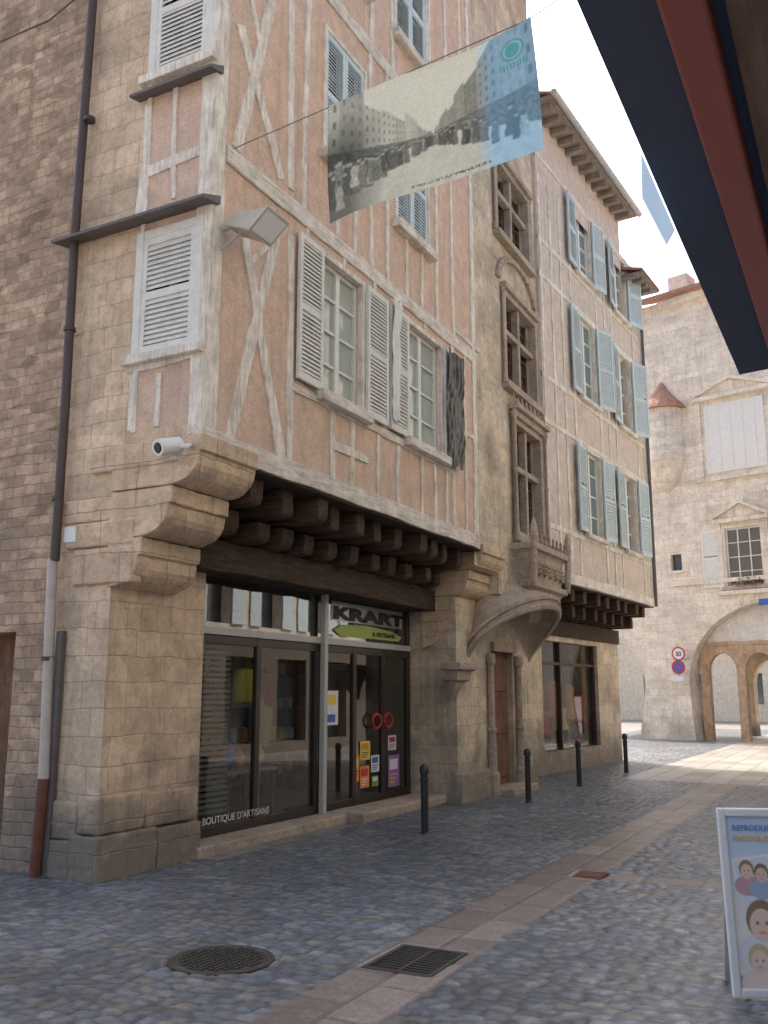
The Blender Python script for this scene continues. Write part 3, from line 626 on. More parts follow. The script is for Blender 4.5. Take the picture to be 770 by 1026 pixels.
def mull(fr,R,parent,pan=PANED,ornate=False):
    u0,u1,z0,z1=R; w=.1; mb=MB(); e=.004
    for a,b,c,d in ((u0-w,u0+e,z0-w,z1+w),(u1-e,u1+w,z0-w,z1+w)): mb.fbox(fr,a,b,c,d,-.1,.06)
    mb.fbox(fr,u0-w-.05,u1+w+.05,z1+w,z1+w+.11,-.05,.12); mb.fbox(fr,u0+e,u1-e,z1-e,z1+w-.003,-.1,.055)
    mb.fbox(fr,u0-w-.05,u1+w+.05,z0-w-.12,z0-w,-.05,.14); mb.fbox(fr,u0+e,u1-e,z0-w+.003,z0+e,-.1,.055)
    for uu,sg_ in ((u0-w-.03,1),(u1+w+.03,-1)):
        mb.tube([fr.pt(uu,z0-.12,.05),fr.pt(uu,z0+.0,.05),fr.pt(uu,z0+.05,.05),fr.pt(uu,z1,.05),fr.pt(uu,z1+.06,.05),fr.pt(uu,z1+.1,.05)],[.05,.05,.025,.025,.045,.05],8)
    if ornate:
        for uu in (u0-w-.08,u1+w+.06):
            mb.tube([fr.pt(uu,z0-.2,.10),fr.pt(uu,z0+.1,.10),fr.pt(uu,z1*.5+z0*.5,.10),fr.pt(uu,z1*.5+z0*.5+.06,.10),fr.pt(uu,z1*.5+z0*.5+.12,.10),fr.pt(uu,z1,.10),fr.pt(uu,z1+.12,.10),fr.pt(uu,z1+.2,.1),fr.pt(uu,z1+.5,.10)],[.06,.035,.03,.05,.03,.03,.06,.035,.008],10)
        mb.fbox(fr,u0-w-.12,u1+w+.10,z1+w+.11,z1+w+.2,-.03,.20)
        for k in range(7):
            uu=u0+(u1-u0)*k/6; mb.tube([fr.pt(uu,z1+w+.2,.10),fr.pt(uu,z1+w+.28,.10),fr.pt(uu,z1+w+.36+.06*(3-abs(k-3)),.10)],[.05,.04,.008],8)
    wn=make(mb,"window",STONE_CARVED,parent,bevel=.012)
    mb=MB(); c=(u0+u1)/2; zc=z0+(z1-z0)*.60
    mb.fbox(fr,c-.05,c+.05,z0+e,z1-e,-.14,.0); mb.fbox(fr,u0+e,u1-e,zc-.05,zc+.05,-.135,-.005); make(mb,"mullion",STONE_CARVED,wn,bevel=.012)
    mb=MB()
    for a,b in ((u0+e,c-.06),(c+.06,u1-e)):
        for zz in np.linspace(z0,z1,7)[1:-1]: mb.fbox(fr,a,b,zz-.008,zz+.008,-.17,-.15)
        mb.fbox(fr,(a+b)/2-.008,(a+b)/2+.008,z0+e,z1-e,-.172,-.152)
        mb.fbox(fr,a,a+.03,z0+e,z1-e,-.18,-.145); mb.fbox(fr,b-.03,b,z0+e,z1-e,-.18,-.145)
    make(mb,"frame",DOORW,wn)
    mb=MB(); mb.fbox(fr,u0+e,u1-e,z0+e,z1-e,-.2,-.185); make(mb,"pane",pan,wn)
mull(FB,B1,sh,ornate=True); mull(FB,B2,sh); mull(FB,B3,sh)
mb=MB()
def voussoir(fr,cu,cz,r,h,n,o=.02):
    for i in range(n):
        a0=math.pi*i/n+.012; a1=math.pi*(i+1)/n-.012
        P=[(cu-r*math.cos(a),cz+h*r*math.sin(a)) for a in (a0,a1)]+[(cu-(r+.16)*math.cos(a),cz+h*(r+.16)*math.sin(a)) for a in (a1,a0)]
        mb.prism(fr,P,-.02,o)
voussoir(FB,(B2[0]+B2[1])/2-.1,B2[3]+.22,.95,.62,13,o=.07)
make(mb,"relieving_arch",STONE_CARVED,sh,bevel=.01,label="curved relief moulding above the cross window")
cu0,cu1=B1[0]-.3,B1[1]+.3; zc1=B1[2]-.25; 
mb=MB(); P=FB.pt; R=[]
for z,o,s in ((zc1,.44,0),(zc1-.10,.44,0),(zc1-.12,.36,.03),(zc1-.17,.33,.06),(zc1-.62,.30,.08),(zc1-.65,.40,.02),(zc1-.74,.40,.03),(zc1-.78,.32,.12),(zc1-1.05,.22,.4),(zc1-1.3,.03,.75)):
    R.append([P(cu0+s,z,-.1),P(cu0+s,z,o),P(cu1-s,z,o),P(cu1-s,z,-.1)])
mb.rings(R)
for i in range(6):
    uu=cu0+.22+i*(cu1-cu0-.44)/5; cc=Vector(P(uu,zc1-.39,.30))
    for q_ in range(8):
        a=q_*math.pi/4; dv=Vector((0,math.cos(a),math.sin(a)))
        mb.tube([cc+dv*.03,cc+dv*.09+Vector((.05,0,0)),cc+dv*.15+Vector((.01,0,0))],[.02,.035,.008],6)
    mb.tube([cc,cc+Vector((.07,0,0))],[.035,.015],8)
for i in range(9):
    uu=cu0+.08+i*(cu1-cu0-.16)/8
    mb.tube([P(uu,zc1,.38),P(uu,zc1+.06,.38),P(uu,zc1+.14,.38),P(uu,zc1+.18,.38),P(uu,zc1+.22,.38)],[.02,.04,.02,.03,.01],8)
for sgn,uu in ((0,cu0+.02),(1,cu1-.02)):
    mb.tube([P(uu,zc1-.7,.40),P(uu,zc1-.5,.40),P(uu,zc1,.42),P(uu,zc1+.1,.42),P(uu,zc1+.3,.42),P(uu,zc1+.42,.42)],[.04,.065,.05,.075,.05,.01],10)
make(mb,"carved_console",STONE_CARVED,sh,bevel=.006,label="carved stone console below the mullioned window")
cyh=15.35; SEC=[]; n=64
for i in range(n+1):
    ph=math.pi*i/n; sn_=math.sin(ph); cs=math.cos(ph)
    rz=2.22+.86*max(sn_,0)**.72
    def RP(k,z,dx=0): return (-5.76+(.98*sn_)*k+dx*sn_, cyh-(1.52*cs)*k-dx*cs, z)
    fl_=.030*abs(math.sin(ph*9))
    row=[RP(0.02,2.98+.05)]
    for s in (.85,.68,.5,.32,.16,.06):
        k=1-s; z=rz*(1-s)+3.0*s+.16*math.sin(math.pi*s)+fl_*k
        row.append(RP(k*.93,z))
    row+= [RP(.93,rz+.015),RP(.935,rz-.03),RP(1.0,rz-.03),RP(1.03,rz+.01),RP(1.03,rz+.06),RP(.98,rz+.08),RP(.98,rz+.12),RP(1.02,rz+.15),RP(1.02,rz+.21),RP(.95,rz+.24)]
    for s in (.15,.4,.7,1.0):
        row.append((-5.76+.98*sn_*(.94-.52*s**.7), cyh-1.52*cs*(.94-.32*s), rz+.24+(3.72-rz-.24)*(s**1.3)))
    SEC.append(row)
mb=MB(); mb.rings(SEC,0,False,False)
make(mb,"portal_canopy",STONE_CARVED,sh,smooth=True,label="curved shell-like carved stone canopy above the door")
mb=MB()
u_=FBG.hit(460,700,.15)[0]
mb.rings([[FBG.pt(u_-w,z,0),FBG.pt(u_-w,z,o),FBG.pt(u_+w,z,o),FBG.pt(u_+w,z,0)] for z,o,w in ((1.55,.04,.05),(1.75,.16,.16),(1.82,.18,.2),(1.84,.24,.26),(1.98,.26,.28),(2.0,.32,.34),(2.1,.32,.34))])
o_=make(mb,"capital",STONE_CARVED,sh,bevel=.01); erode(o_,2,.03,.08)
for u_ in (DD[0]-.20,DD[1]+.16):
    mb=MB(); mb.tube([FBG.pt(u_,0,.06),FBG.pt(u_,.35,.06),FBG.pt(u_,.4,.06),FBG.pt(u_,1.0,.06),FBG.pt(u_,1.05,.06),FBG.pt(u_,1.1,.06),FBG.pt(u_,2.1,.06),FBG.pt(u_,2.15,.06),FBG.pt(u_,2.3,.06)],[.12,.12,.08,.07,.09,.06,.055,.09,.08],12)
    make(mb,"portal_pillar",STONE_CARVED,sh,bevel=.01)
mb=MB(); mb.fbox(FBG,DD[0]-.05,DD[1]+.05,DD[3],DD[3]+.16,-.05,.08); make(mb,"door_lintel",STONE_CARVED,sh,bevel=.01)
mb=MB(); mb.hexa([(-4.8,YB,ZB),(-4.8,YC+.1,ZB),(-9.2,YC+.1,ZB+2),(-9.2,YB,ZB+2),(-4.8,YB,ZB+.14),(-4.8,YC+.1,ZB+.14),(-9.2,YC+.1,ZB+2.14),(-9.2,YB,ZB+2.14)])
mb.hexa([(-13,YB,ZB),(-13,YC+.1,ZB),(-9.2,YC+.1,ZB+2),(-9.2,YB,ZB+2),(-13,YB,ZB+.14),(-13,YC+.1,ZB+.14),(-9.2,YC+.1,ZB+2.14),(-9.2,YB,ZB+2.14)])
make(mb,"roof",ROOF,sh)

# =================================================================== HOUSE C
hc=thing("pink_shuttered_house","faded pink jettied house with blue-grey shutters above a shop","house",FC.pt(3.6,0,-1))
ZC0=3.76; ZC1=12.2; ZC2=13.7; KC=5.5; KE=6.85
wins=[]; 
for (t_,b_) in (((588,452),(588,535)),((578,314),(578,394)),((566,194),(566,260))):
    zt_=FC.hit(*t_)[1]; zb_=FC.hit(*b_)[1]; wins.append((zb_,zt_))
holes=[[u,u+1.05,a,b] for a,b in wins for u in (2.1,4.7)]
mb=MB(); mb.sheet(FC,0,KE,ZC0,ZC1,holes,.3)
mb.face([FC.pt(0,ZC1),FC.pt(KC,ZC1),FC.pt(KC,ZC2),FC.pt(0,ZC2)])
for k,z in ((0,ZC2),(KC,ZC2),(KE,ZC1)): mb.face([FC.pt(k,ZC0,0),FC.pt(k,ZC0,-8),FC.pt(k,z,-8),FC.pt(k,z,0)])
mb.face([FC.pt(0,0,-8),FC.pt(KE,0,-8),FC.pt(KE,ZC2,-8),FC.pt(0,ZC2,-8)])
make(mb,"wall",PINK_C,hc,recalc=False)
mb=MB()
for k in np.arange(.08,KE,.55):
    if not any(h[0]-.1<k<h[1]+.1 for h in holes): mb.beam(FC,(k,ZC0),(k,ZC1),.09,-.05,.02)
for a,b in wins:
    for z in (a-.12,b+.12): mb.beam(FC,(0,z),(KE,z),.1,-.05,.018)
mb.beam(FC,(0,ZC0+.1),(KE,ZC0+.1),.2,-.1,.04); mb.beam(FC,(KE-.07,ZC0),(KE-.07,ZC1),.16,-.05,.03)
make(mb,"timber_frame",TIMB,hc)
for hi_,h in enumerate(holes):
    w=window(FC,hc,*h,WFRAME,PANEC,TIMB,.12,(1,3),.06,(.1,.1,.12,TIMBH))
    a1=(5,4,3,6,4,8)[hi_]; a2=(6,8,18,22,9,18)[hi_]
    ar=math.radians(a1); fl_=Fr(*FC.pt(h[0]-.03-.56*math.cos(ar),0,.05+.56*math.sin(ar))[:2],FC.U[0]*math.cos(ar)-FC.n[0]*math.sin(ar),FC.U[1]*math.cos(ar)-FC.n[1]*math.sin(ar))
    shutter(fl_,0,.56,h[2],h[3],0,SHUTB,w,pitch=.07)
    ar=math.radians(a2); fr_=Fr(*FC.pt(h[1]+.03,0,.05)[:2],FC.U[0]*math.cos(ar)+FC.n[0]*math.sin(ar),FC.U[1]*math.cos(ar)+FC.n[1]*math.sin(ar))
    shutter(fr_,0,.56,h[2],h[3],0,SHUTB,w,pitch=.07)
for i in range(10):
    k=.25+i*.68; mb=MB(); mb.fbox(FC,k-.1,k+.1,ZC0-.28,ZC0-.02,-1.4,-.1+random.uniform(-.06,.03)); mb.fbox(FC,k-.09,k+.09,ZC0-.55,ZC0-.285,-1.4,-.45+random.uniform(-.06,.06)); make(mb,"joist",DARKW,hc,bevel=.02)
mb=MB(); mb.fbox(FC,0,KE,ZC0-.02,ZC0-.0,-1.5,-.02); mb.fbox(FC,-.3,KE,ZC0-.9,ZC0-.56,-1.4,-.95); make(mb,"lintel",DARKL,hc)
FCG=Fr(*FC.pt(0,0,-1.0)[:2],FC.U[0],FC.U[1])
SW=[1.9,5.3,.45,2.75]
mb=MB(); mb.sheet(FCG,.2,KE,0,2.86,[SW],.25)
mb.face([FCG.pt(KE,0),FCG.pt(KE,0,-7),FCG.pt(KE,2.86,-7),FCG.pt(KE,2.86)])
make(mb,"stone_wall",STONE_B,hc,recalc=False)
mb=MB(); mb.fface(FCG,SW[0]+.01,SW[1]-.01,SW[2]+.01,SW[3]-.01,-.15); make(mb,"shop_window",SGLASS,hc)
mb=MB()
for u in (SW[0]+.005,SW[0]+1.2,SW[1]-.065): mb.fbox(FCG,u,u+.06,SW[2]+.005,SW[3]-.005,-.18,-.08)
mb.fbox(FCG,SW[0]+.07,SW[1]-.07,SW[3]-.5,SW[3]-.44,-.175,-.085); make(mb,"shop_frame",BRONZE,hc)
mb=MB(); P=FCG.pt; mb.face([P(1.7,.4,-1.2),P(5.5,.4,-1.2),P(5.5,3,-1.2),P(1.7,3,-1.2)]); mb.face([P(1.7,.44,-.3),P(5.5,.44,-.3),P(5.5,.44,-1.2),P(1.7,.44,-1.2)]); mb.face([P(5.5,.4,-.3),P(5.5,3,-.3),P(5.5,3,-1.2),P(5.5,.4,-1.2)])
make(mb,"shop_interior",DARKI,hc,recalc=False)
for i,(u,z,mt,h) in enumerate(((2.3,.45,ORA,1.1),(2.75,.45,RED,.8),(3.3,.45,ORA,1.5),(3.8,.45,YEL,.9),(4.3,.45,ORA,1.4),(4.9,.45,RED,1.2))):
    mb=MB(); p=P(u,0,-.40); mb.lathe(p[0],p[1],[(.12,z),(.03,z+.05),(.03,z+h*.4),(.2,z+h*.45),(.13,z+h*.75),(.17,z+h*.95),(.04,z+h)],12); make(mb,"garment_display",mt,None,smooth=True,label="coloured garment on a stand in the shop window",category="clothes",group="garments in the shop window")
for k in range(13):
    mb=MB(); mb.fbox(FC,.05+k*.43,.17+k*.43,ZC2-.20,ZC2-.06,-.3,.36); make(mb,"rafter",EAVE,hc)
for k in range(4):
    mb=MB(); mb.fbox(FC,KC+.1+k*.36,KC+.22+k*.36,ZC1-.18,ZC1-.06,-.3,.40); make(mb,"rafter",EAVE,hc)
mb=MB(); mb.fbox(FC,-.2,KC+.1,ZC2-.058,ZC2-.04,-.3,.46); mb.fbox(FC,KC+.12,KE+.28,ZC1-.058,ZC1-.04,-.3,.50); make(mb,"soffit",EAVE,hc)
mb=MB()
def rf(k0,k1,z,out,back=-4,rise=1.6):
    P=FC.pt; mb.hexa([P(k0,z-.03,out),P(k1,z-.03,out),P(k1,z+rise,back),P(k0,z+rise,back),P(k0,z+.03,out),P(k1,z+.03,out),P(k1,z+rise+.12,back),P(k0,z+rise+.12,back)])
    mb.hexa([P(k0,z-.03,-8.3),P(k1,z-.03,-8.3),P(k1,z+rise,back),P(k0,z+rise,back),P(k0,z+.08,-8.3),P(k1,z+.08,-8.3),P(k1,z+rise+.12,back),P(k0,z+rise+.12,back)])
rf(-.2,KC+.1,ZC2,.47); rf(KC+.1,KE+.3,ZC1,.52,rise=1.2)
make(mb,"roof",ROOF,hc)
mb=MB(); mb.tube([FC.pt(-.2,ZC2+.0,.53),FC.pt(KC+.1,ZC2-.02,.53)],.07,10); make(mb,"gutter",GREYM,hc,smooth=True)
mb=MB(); mb.tube([FC.pt(KE-.1,ZC1,.1),FC.pt(KE-.1,ZC0,.07)],.04,8); make(mb,"downpipe",LEAD,hc,smooth=True)

# =================================================================== ARCADED HOUSE at the square
hd=thing("arcaded_stone_house","pale stone house with ground-floor arcade and pedimented windows on the square","house",FD.pt(1,0,-1))
ZD=16.6; ZA=5.25
D1=rect(FD,726,530,764,588); D2=rect(FD,705,408,768,476)
d1=FD.hit(663,450); d2=FD.hit(672,556)
holesD=[D1,[d1[0],d1[0]+.28,d1[1]-.5,d1[1]],[d2[0],d2[0]+.42,d2[1]-.6,d2[1]]]
mb=MB(); kl=FD.hit(629,330)[0]
mb.sheet(FD,kl,9,ZA,ZD,holesD,.3)
P=FD.pt; KP0=FD.hit(650,740)[0]
for z0,z1,k0,k1 in ((0,ZA,KP0,.05),(0,ZA,6.2,9)):
    R=[]
    for z,e in ((0,.22),(.5,.16),(1.2,.06),(2.0,.0),(ZA,0)): R.append([P(k0-e,z,-.9),P(k1+e,z,-.9),P(k1+e,z,e),P(k0-e,z,e)])
    mb.rings(R)
mb.arch(FD,.05,6.2,1.9,4.75,ZA,.85,n=24); mb.arch(FD,-4.2,KP0,1.9,3.6,ZA,.85,n=24)
mb.face([FD.pt(kl,ZA,0),FD.pt(kl,ZA,-9),FD.pt(kl,ZD,-9),FD.pt(kl,ZD,0)]); mb.face([FD.pt(9,0,0),FD.pt(9,0,-9),FD.pt(9,ZD,-9),FD.pt(9,ZD,0)])
make(mb,"wall",STONE_D,hd,recalc=False)
mb=MB()
for i in range(20):
    a0=math.pi*i/20+.01; a1=math.pi*(i+1)/20-.01; cu_,hw_=3.125,3.075
    Q=[(cu_-hw_*math.cos(a),1.9+2.85*math.sin(a)) for a in (a0,a1)]+[(cu_-(hw_+.32)*math.cos(a),1.9+3.2*math.sin(a)) for a in (a1,a0)]
    mb.prism(FD,Q,-.02,.03+.01*(i%2))
make(mb,"arch_ring",STONE_D,hd,bevel=.015)
zi=3.45; mb=MB(); pts=[]
for i in range(1,24):
    a=math.pi*i/24; x_,z_=3.125-3.07*math.cos(a),1.9+2.84*math.sin(a)
    if z_>zi: pts.append((x_,z_))
pts=[(pts[0][0]-.12,zi)]+pts+[(pts[-1][0]+.12,zi)]
mb.prism(FD,pts[::-1],-.6,-.5); make(mb,"arch_infill",WHITEISH,hd,label="pale infill panel in the head of the arch")
mb=MB()
for k in (.45,1.75,3.1,4.45,5.6): mb.fbox(FD,k-.15,k+.15,0,zi-.12,-.70,-.46)
mb.fbox(FD,.1,6.1,zi-.12,zi-.004,-.64,-.45)
for k0,k1 in ((.60,1.60),(1.90,2.95),(3.25,4.30),(4.60,5.45)): mb.arch(FD,k0,k1,2.4,3.05,zi-.121,.2,o=-.48,n=10)
make(mb,"arcade_posts",WARMW,hd,recalc=False,label="warm brown timber posts and arched braces")
mb=MB(); R=[]
for i in range(9):
    t=i/8; z=ZA-.06-1.5*(t**2); R.append([FD.pt(k,z,-.86-3.75*t) for k in (-6.5,9)])
mb.rings(R,0,False,False); make(mb,"arcade_vault",WARMCREAM,hd,recalc=False,label="pale rendered arcade vault")
FD2=Fr(*FD.pt(0,0,-4.6)[:2],FD.U[0],FD.U[1])
mb=MB(); kk=.2
while kk<7:
    mb.fbox(FD2,kk,kk+.4,0,3.7,-.4,0); mb.arch(FD2,kk+.4,kk+2.0,2.0,2.95,3.7,.4); kk+=2.0
mb.fbox(FD2,kk,9,0,3.7,-.4,0)
make(mb,"inner_arcade",STONE,hd,recalc=False)
w=window(FD,hd,*D1,SHUTW,PANED,STONE_D,.15,(2,3),.12,(.2,.14,.12,STONE_CARVED))
shutter(FD,D1[0]-.85,D1[0]-.1,D1[2],D1[3],.03,SHUTW,w,pitch=.08)
mb=MB(); 
for q_ in range(160):
    c=Vector(FD.pt(random.uniform(D1[0]+.35,D1[1]-.05),D1[2]+abs(random.gauss(0,.16)),.12+random.uniform(-.08,.12))); r=random.uniform(.03,.06)
    a=random.random()*6; mb.face([c+Vector((r*math.cos(a),0,r*math.sin(a))),c+Vector((-r,r,0)),c+Vector((0,-r*.5,-r))],0 if q_%6 else 1)
make(mb,"window_plant",[LEAF,RED],None,label="green plant with red flowers on the window sill",category="plant",recalc=False)
mb=MB(); mb.fbox(FD,D2[0],D2[1],D2[2],D2[3],-.01,.035)
for k in range(5): mb.fbox(FD,D2[0]+.1+k*(D2[1]-D2[0])/5,D2[0]+k*(D2[1]-D2[0])/5+.13,D2[2]+.1,D2[3]-.1,.035,.05)
make(mb,"shutter",SHUTW,hd,label="closed white panelled shutters")
for Dn in (D1,D2):
    mb=MB(); a,b,z=Dn[0]-.35,Dn[1]+.35,Dn[3]+.2
    mb.fbox(FD,a,b,z,z+.14,0,.22); mb.prism(FD,[(a,z+.145),(b,z+.145),((a+b)/2,z+.62)],0,.10)
    for s_ in (0,1):
        p,q_=((a-.05,z+.16),((a+b)/2,z+.7)) if s_==0 else ((b+.05,z+.16),((a+b)/2,z+.7)); mb.beam(FD,p,q_,.11,0,.24+s_*.003,0)
    mb.fbox(FD,Dn[0]-.28,Dn[0]-.13,Dn[2]-.1,z-.005,0,.08); mb.fbox(FD,Dn[1]+.13,Dn[1]+.28,Dn[2]-.1,z-.005,0,.08)
    mb.fbox(FD,a,b,Dn[2]-.3,Dn[2]-.16,0,.16)
    make(mb,"pediment",STONE_D,hd,label="moulded stone window pediment")
mb=MB(); mb.fbox(FD,-.2,9,ZD-.3,ZD-.05,0,.25); make(mb,"cornice",STONE_D,hd)
mb=MB(); mb.fbox(FD,-.3,9,ZA+.25,ZA+.4,0,.1); make(mb,"cornice",STONE_D,hd)
for h in holesD[1:]:
    mb=MB(); mb.fbox(FD,h[0],h[1],h[2],h[3],-.25,-.2); mb2=MB()
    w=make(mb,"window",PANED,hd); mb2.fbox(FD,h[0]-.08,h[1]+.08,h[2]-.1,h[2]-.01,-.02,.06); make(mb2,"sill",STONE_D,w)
ku,zt_=FD.hit(663,390); _,zb_=FD.hit(664,412); kr=.95
cx,cy,_=FD.pt(ku,0,.0)
mb=MB(); mb.lathe(cx,cy,[(kr*.9,zb_-.04),(kr,zb_-.06),(kr*.85,zb_+.15),(kr*.45,zb_+.55),(.05,zt_+.25)],16); make(mb,"turret_roof",ROOF,hd)
mb=MB(); mb.lathe(cx,cy,[(.05,zb_-3.2),(kr*.5,zb_-2.9),(kr*.8,zb_-2.1),(kr*.84,zb_-1.95),(kr*.8,zb_-1.85),(kr*.8,zb_-.05)],20); make(mb,"turret",STONE_D,hd,smooth=True)
mb=MB(); P=FD.pt; mb.hexa([P(kl,ZD,.5),P(9.2,ZD,.5),P(9.2,ZD+2,-4.5),P(kl,ZD+2,-4.5),P(kl,ZD+.14,.5),P(9.2,ZD+.14,.5),P(9.2,ZD+2.15,-4.5),P(kl,ZD+2.15,-4.5)])
make(mb,"roof",ROOF,hd)
mb=MB(); u_=FD.hit(665,300)[0]; mb.fbox(FD,u_-.4,u_+.4,ZD,ZD+1.6,-2.2,-1.4); make(mb,"chimney",STONE_D,hd)

# far side of the square: its warm pale colour stands in for sunlight
hf=thing("cream_house","cream rendered house on the far side of the square","house",(-22,64,0))
FF=Fr(-14,60,1,-.1)
mb=MB(); hs=[[u,u+1.1,z,z+1.8] for u in np.arange(-14,14,3) for z in (1.0,4.6,8)]
mb.sheet(FF,-16,18,0,12,hs,.3); make(mb,"wall",WARMCREAM,hf,recalc=False)
mb=MB(); mb.fbox(FF,-16,18,0,12,-.4,-.35); make(mb,"window",PANEC,hf)
mb=MB(); P=FF.pt; mb.hexa([P(-16,12,.5),P(18,12,.5),P(18,14,-5),P(-16,14,-5),P(-16,12.2,.5),P(18,12.2,.5),P(18,14.2,-5),P(-16,14.2,-5)]); make(mb,"roof",ROOF,hf)

# =================================================================== HOUSE on the near side (reflected in the glass)
hr=thing("cream_rendered_house","cream rendered house facing the timber house across the street","house",(2.5,8,0))
hs=[[u,u+1.0,z,z+1.6] for u in np.arange(-27,7,2.4) for z in (3.45,6.9,10.3)]
mb=MB(); mb.sheet(FR,-30,8,3.0,13,hs,.3); make(mb,"wall",CREAM,hr,recalc=False)
mb=MB(); mb.sheet(FR,-30,8,0,3.0,[[-u,-u+1.5,.3,2.6] for u in np.arange(2,28,2.4)],.3); make(mb,"shop_frame",DARKSHOP,hr,recalc=False)
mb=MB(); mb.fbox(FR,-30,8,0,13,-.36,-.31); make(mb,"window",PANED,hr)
mb=MB()
for h in hs: mb.fbox(FR,h[0]-.55,h[0]-.03,h[2],h[3],.01,.05); mb.fbox(FR,h[1]+.03,h[1]+.55,h[2],h[3],.01,.05)
make(mb,"shutter",SHUTB,hr,label="rows of open blue-grey shutters")
mb=MB(); P=FR.pt; mb.hexa([P(-30,13,.5),P(8,13,.5),P(8,15,-5),P(-30,15,-5),P(-30,13.15,.5),P(8,13.15,.5),P(8,15.15,-5),P(-30,15.15,-5)]); make(mb,"roof",ROOF,hr)
aw=thing("shop_awning","dark navy and brown shop awning with a maroon front bar","awning",(.8,1,2.6))
NAVY=flat("navy_canvas",(.11,.135,.20),.7); BROWN=wood("brown_awning_slats",(.22,.15,.12),(.12,.08,.07),axis=1); REDB=flat("maroon_bar",(.30,.085,.07),.45)  # canvas lightened towards blue-grey, glare put into its colour
translucent(NAVY,.35)
mb=MB(); mb.hexa([(-.286,-2,2.6),(-.286,2.87,2.6),(1.9,2.87,2.72),(1.9,-2,2.72),(-.286,-2,2.615),(-.286,2.87,2.615),(1.9,2.87,2.735),(1.9,-2,2.735)]); make(mb,"canvas",NAVY,aw)
mb=MB(); mb.box(-.178,-.118,-2,2.84,2.545,2.598); make(mb,"front_bar",REDB,aw,bevel=.006)
mb=MB()
for k in range(12): mb.hexa([(-.10+k*.16,-2,2.575+k*.009),(-.10+k*.16,2.8,2.575+k*.009),(.04+k*.16,2.8,2.58+k*.009),(.04+k*.16,-2,2.58+k*.009),(-.10+k*.16,-2,2.59+k*.009),(-.10+k*.16,2.8,2.59+k*.009),(.04+k*.16,2.8,2.60+k*.009),(.04+k*.16,-2,2.60+k*.009)])
make(mb,"slat_lining",BROWN,aw)
FLAP=translucent(flat("pale_blue_fabric",(.50,.68,.85)),.75)
mb=MB(); mb.face([(-.289,1.54,2.60),(-.289,1.86,2.60),(-.303,1.83,2.555),(-.303,1.60,2.545)])
make(mb,"fabric_flap",FLAP,aw,recalc=False,label="small light blue fabric flap")

# =================================================================== BANNER
FBn=Fr(-4.08,6.62,1,-.06)
cor=[]
for px,py in ((331,224),(544,148),(533,18),(331,107)):
    u,z=FBn.hit(px,py); cor.append((u,z))
ban=thing("postcard_banner","banner printed with an old street photograph hung on wires","banner",FBn.pt((cor[0][0]+cor[1][0])/2,cor[0][1]))
NU,NV=420,240
p=np.linspace(0,1,NU+1)[None,:].repeat(NV+1,0); q=np.linspace(0,1,NV+1)[:,None].repeat(NU+1,1)
rng=np.random.RandomState(3)
def sn(sc,seed):
    r=np.random.RandomState(seed); g=r.rand(int(sc)+2,int(sc*1.7)+3)
    X=p*(sc*1.7); Y=q*sc; xi=X.astype(int); yi=Y.astype(int); fx=X-xi; fy=Y-yi
    return (g[yi,xi]*(1-fx)*(1-fy)+g[yi,xi+1]*fx*(1-fy)+g[yi+1,xi]*(1-fx)*fy+g[yi+1,xi+1]*fx*fy)
def blur(A,k):
    for _ in range(k):
        B=A.copy(); B[1:-1,1:-1]=(A[1:-1,1:-1]*4+A[:-2,1:-1]+A[2:,1:-1]+A[1:-1,:-2]+A[1:-1,2:])/8; A=B
    return A
vx,vy=.52,.42
col=np.full(p.shape,.80)
rowL=rng.rand(40); 
dpt=np.log(np.maximum(vx-p,.02)); hid=np.clip(((dpt+4)*3.1).astype(int),0,39); rw=(q-vy)/np.maximum(vx-p,.02)
mL=(p<vx-.01)&(rw<1.35+.85*rowL[hid])&(rw>-.40)
col[mL]=(.40+.24*rowL[(hid+7)%40]+.10*sn(40,1))[mL]
fx_=((dpt+4)*3.1*3)%1; win=(np.abs(fx_-.5)<.15)&(np.abs((rw*3.2+rowL[hid])%1-.5)<.22)&mL&(rw>.28); col[win]=.22+.15*rowL[hid][win]
shp=mL&(rw<.26); col[shp]=(.10+.26*sn(60,21))[shp]
dpr=np.log(np.maximum(p-vx,.015)); hir=np.clip(((dpr+4.3)*2.9).astype(int),0,39); rwr=(q-vy)/np.maximum(p-vx,.015)
mR=(p>vx+.012)&(rwr<1.7+.9*rowL[(hir+11)%40])&(rwr>-.40)
col[mR]=(.24+.22*rowL[(hir+3)%40]+.10*sn(40,2))[mR]
fx_=((dpr+4.3)*2.9*3)%1; win=(np.abs(fx_-.5)<.15)&(np.abs((rwr*3+rowL[hir])%1-.5)<.22)&mR&(rwr>.3); col[win]=.45*rowL[hir][win]+.12
col[mR&(rwr<.28)]=(.09+.22*sn(70,22))[mR&(rwr<.28)]
gr=((p<vx)&(rw<-.40))|((p>=vx)&(rwr<-.40)); col[gr]=(.64+.12*sn(30,5)-.15*np.abs(p-.5))[gr]
dk=np.clip((.30-p)/.18,0,1)*np.clip((.75+.25*sn(5,7)-q)/.3,0,1); col=col*(1-.74*dk)
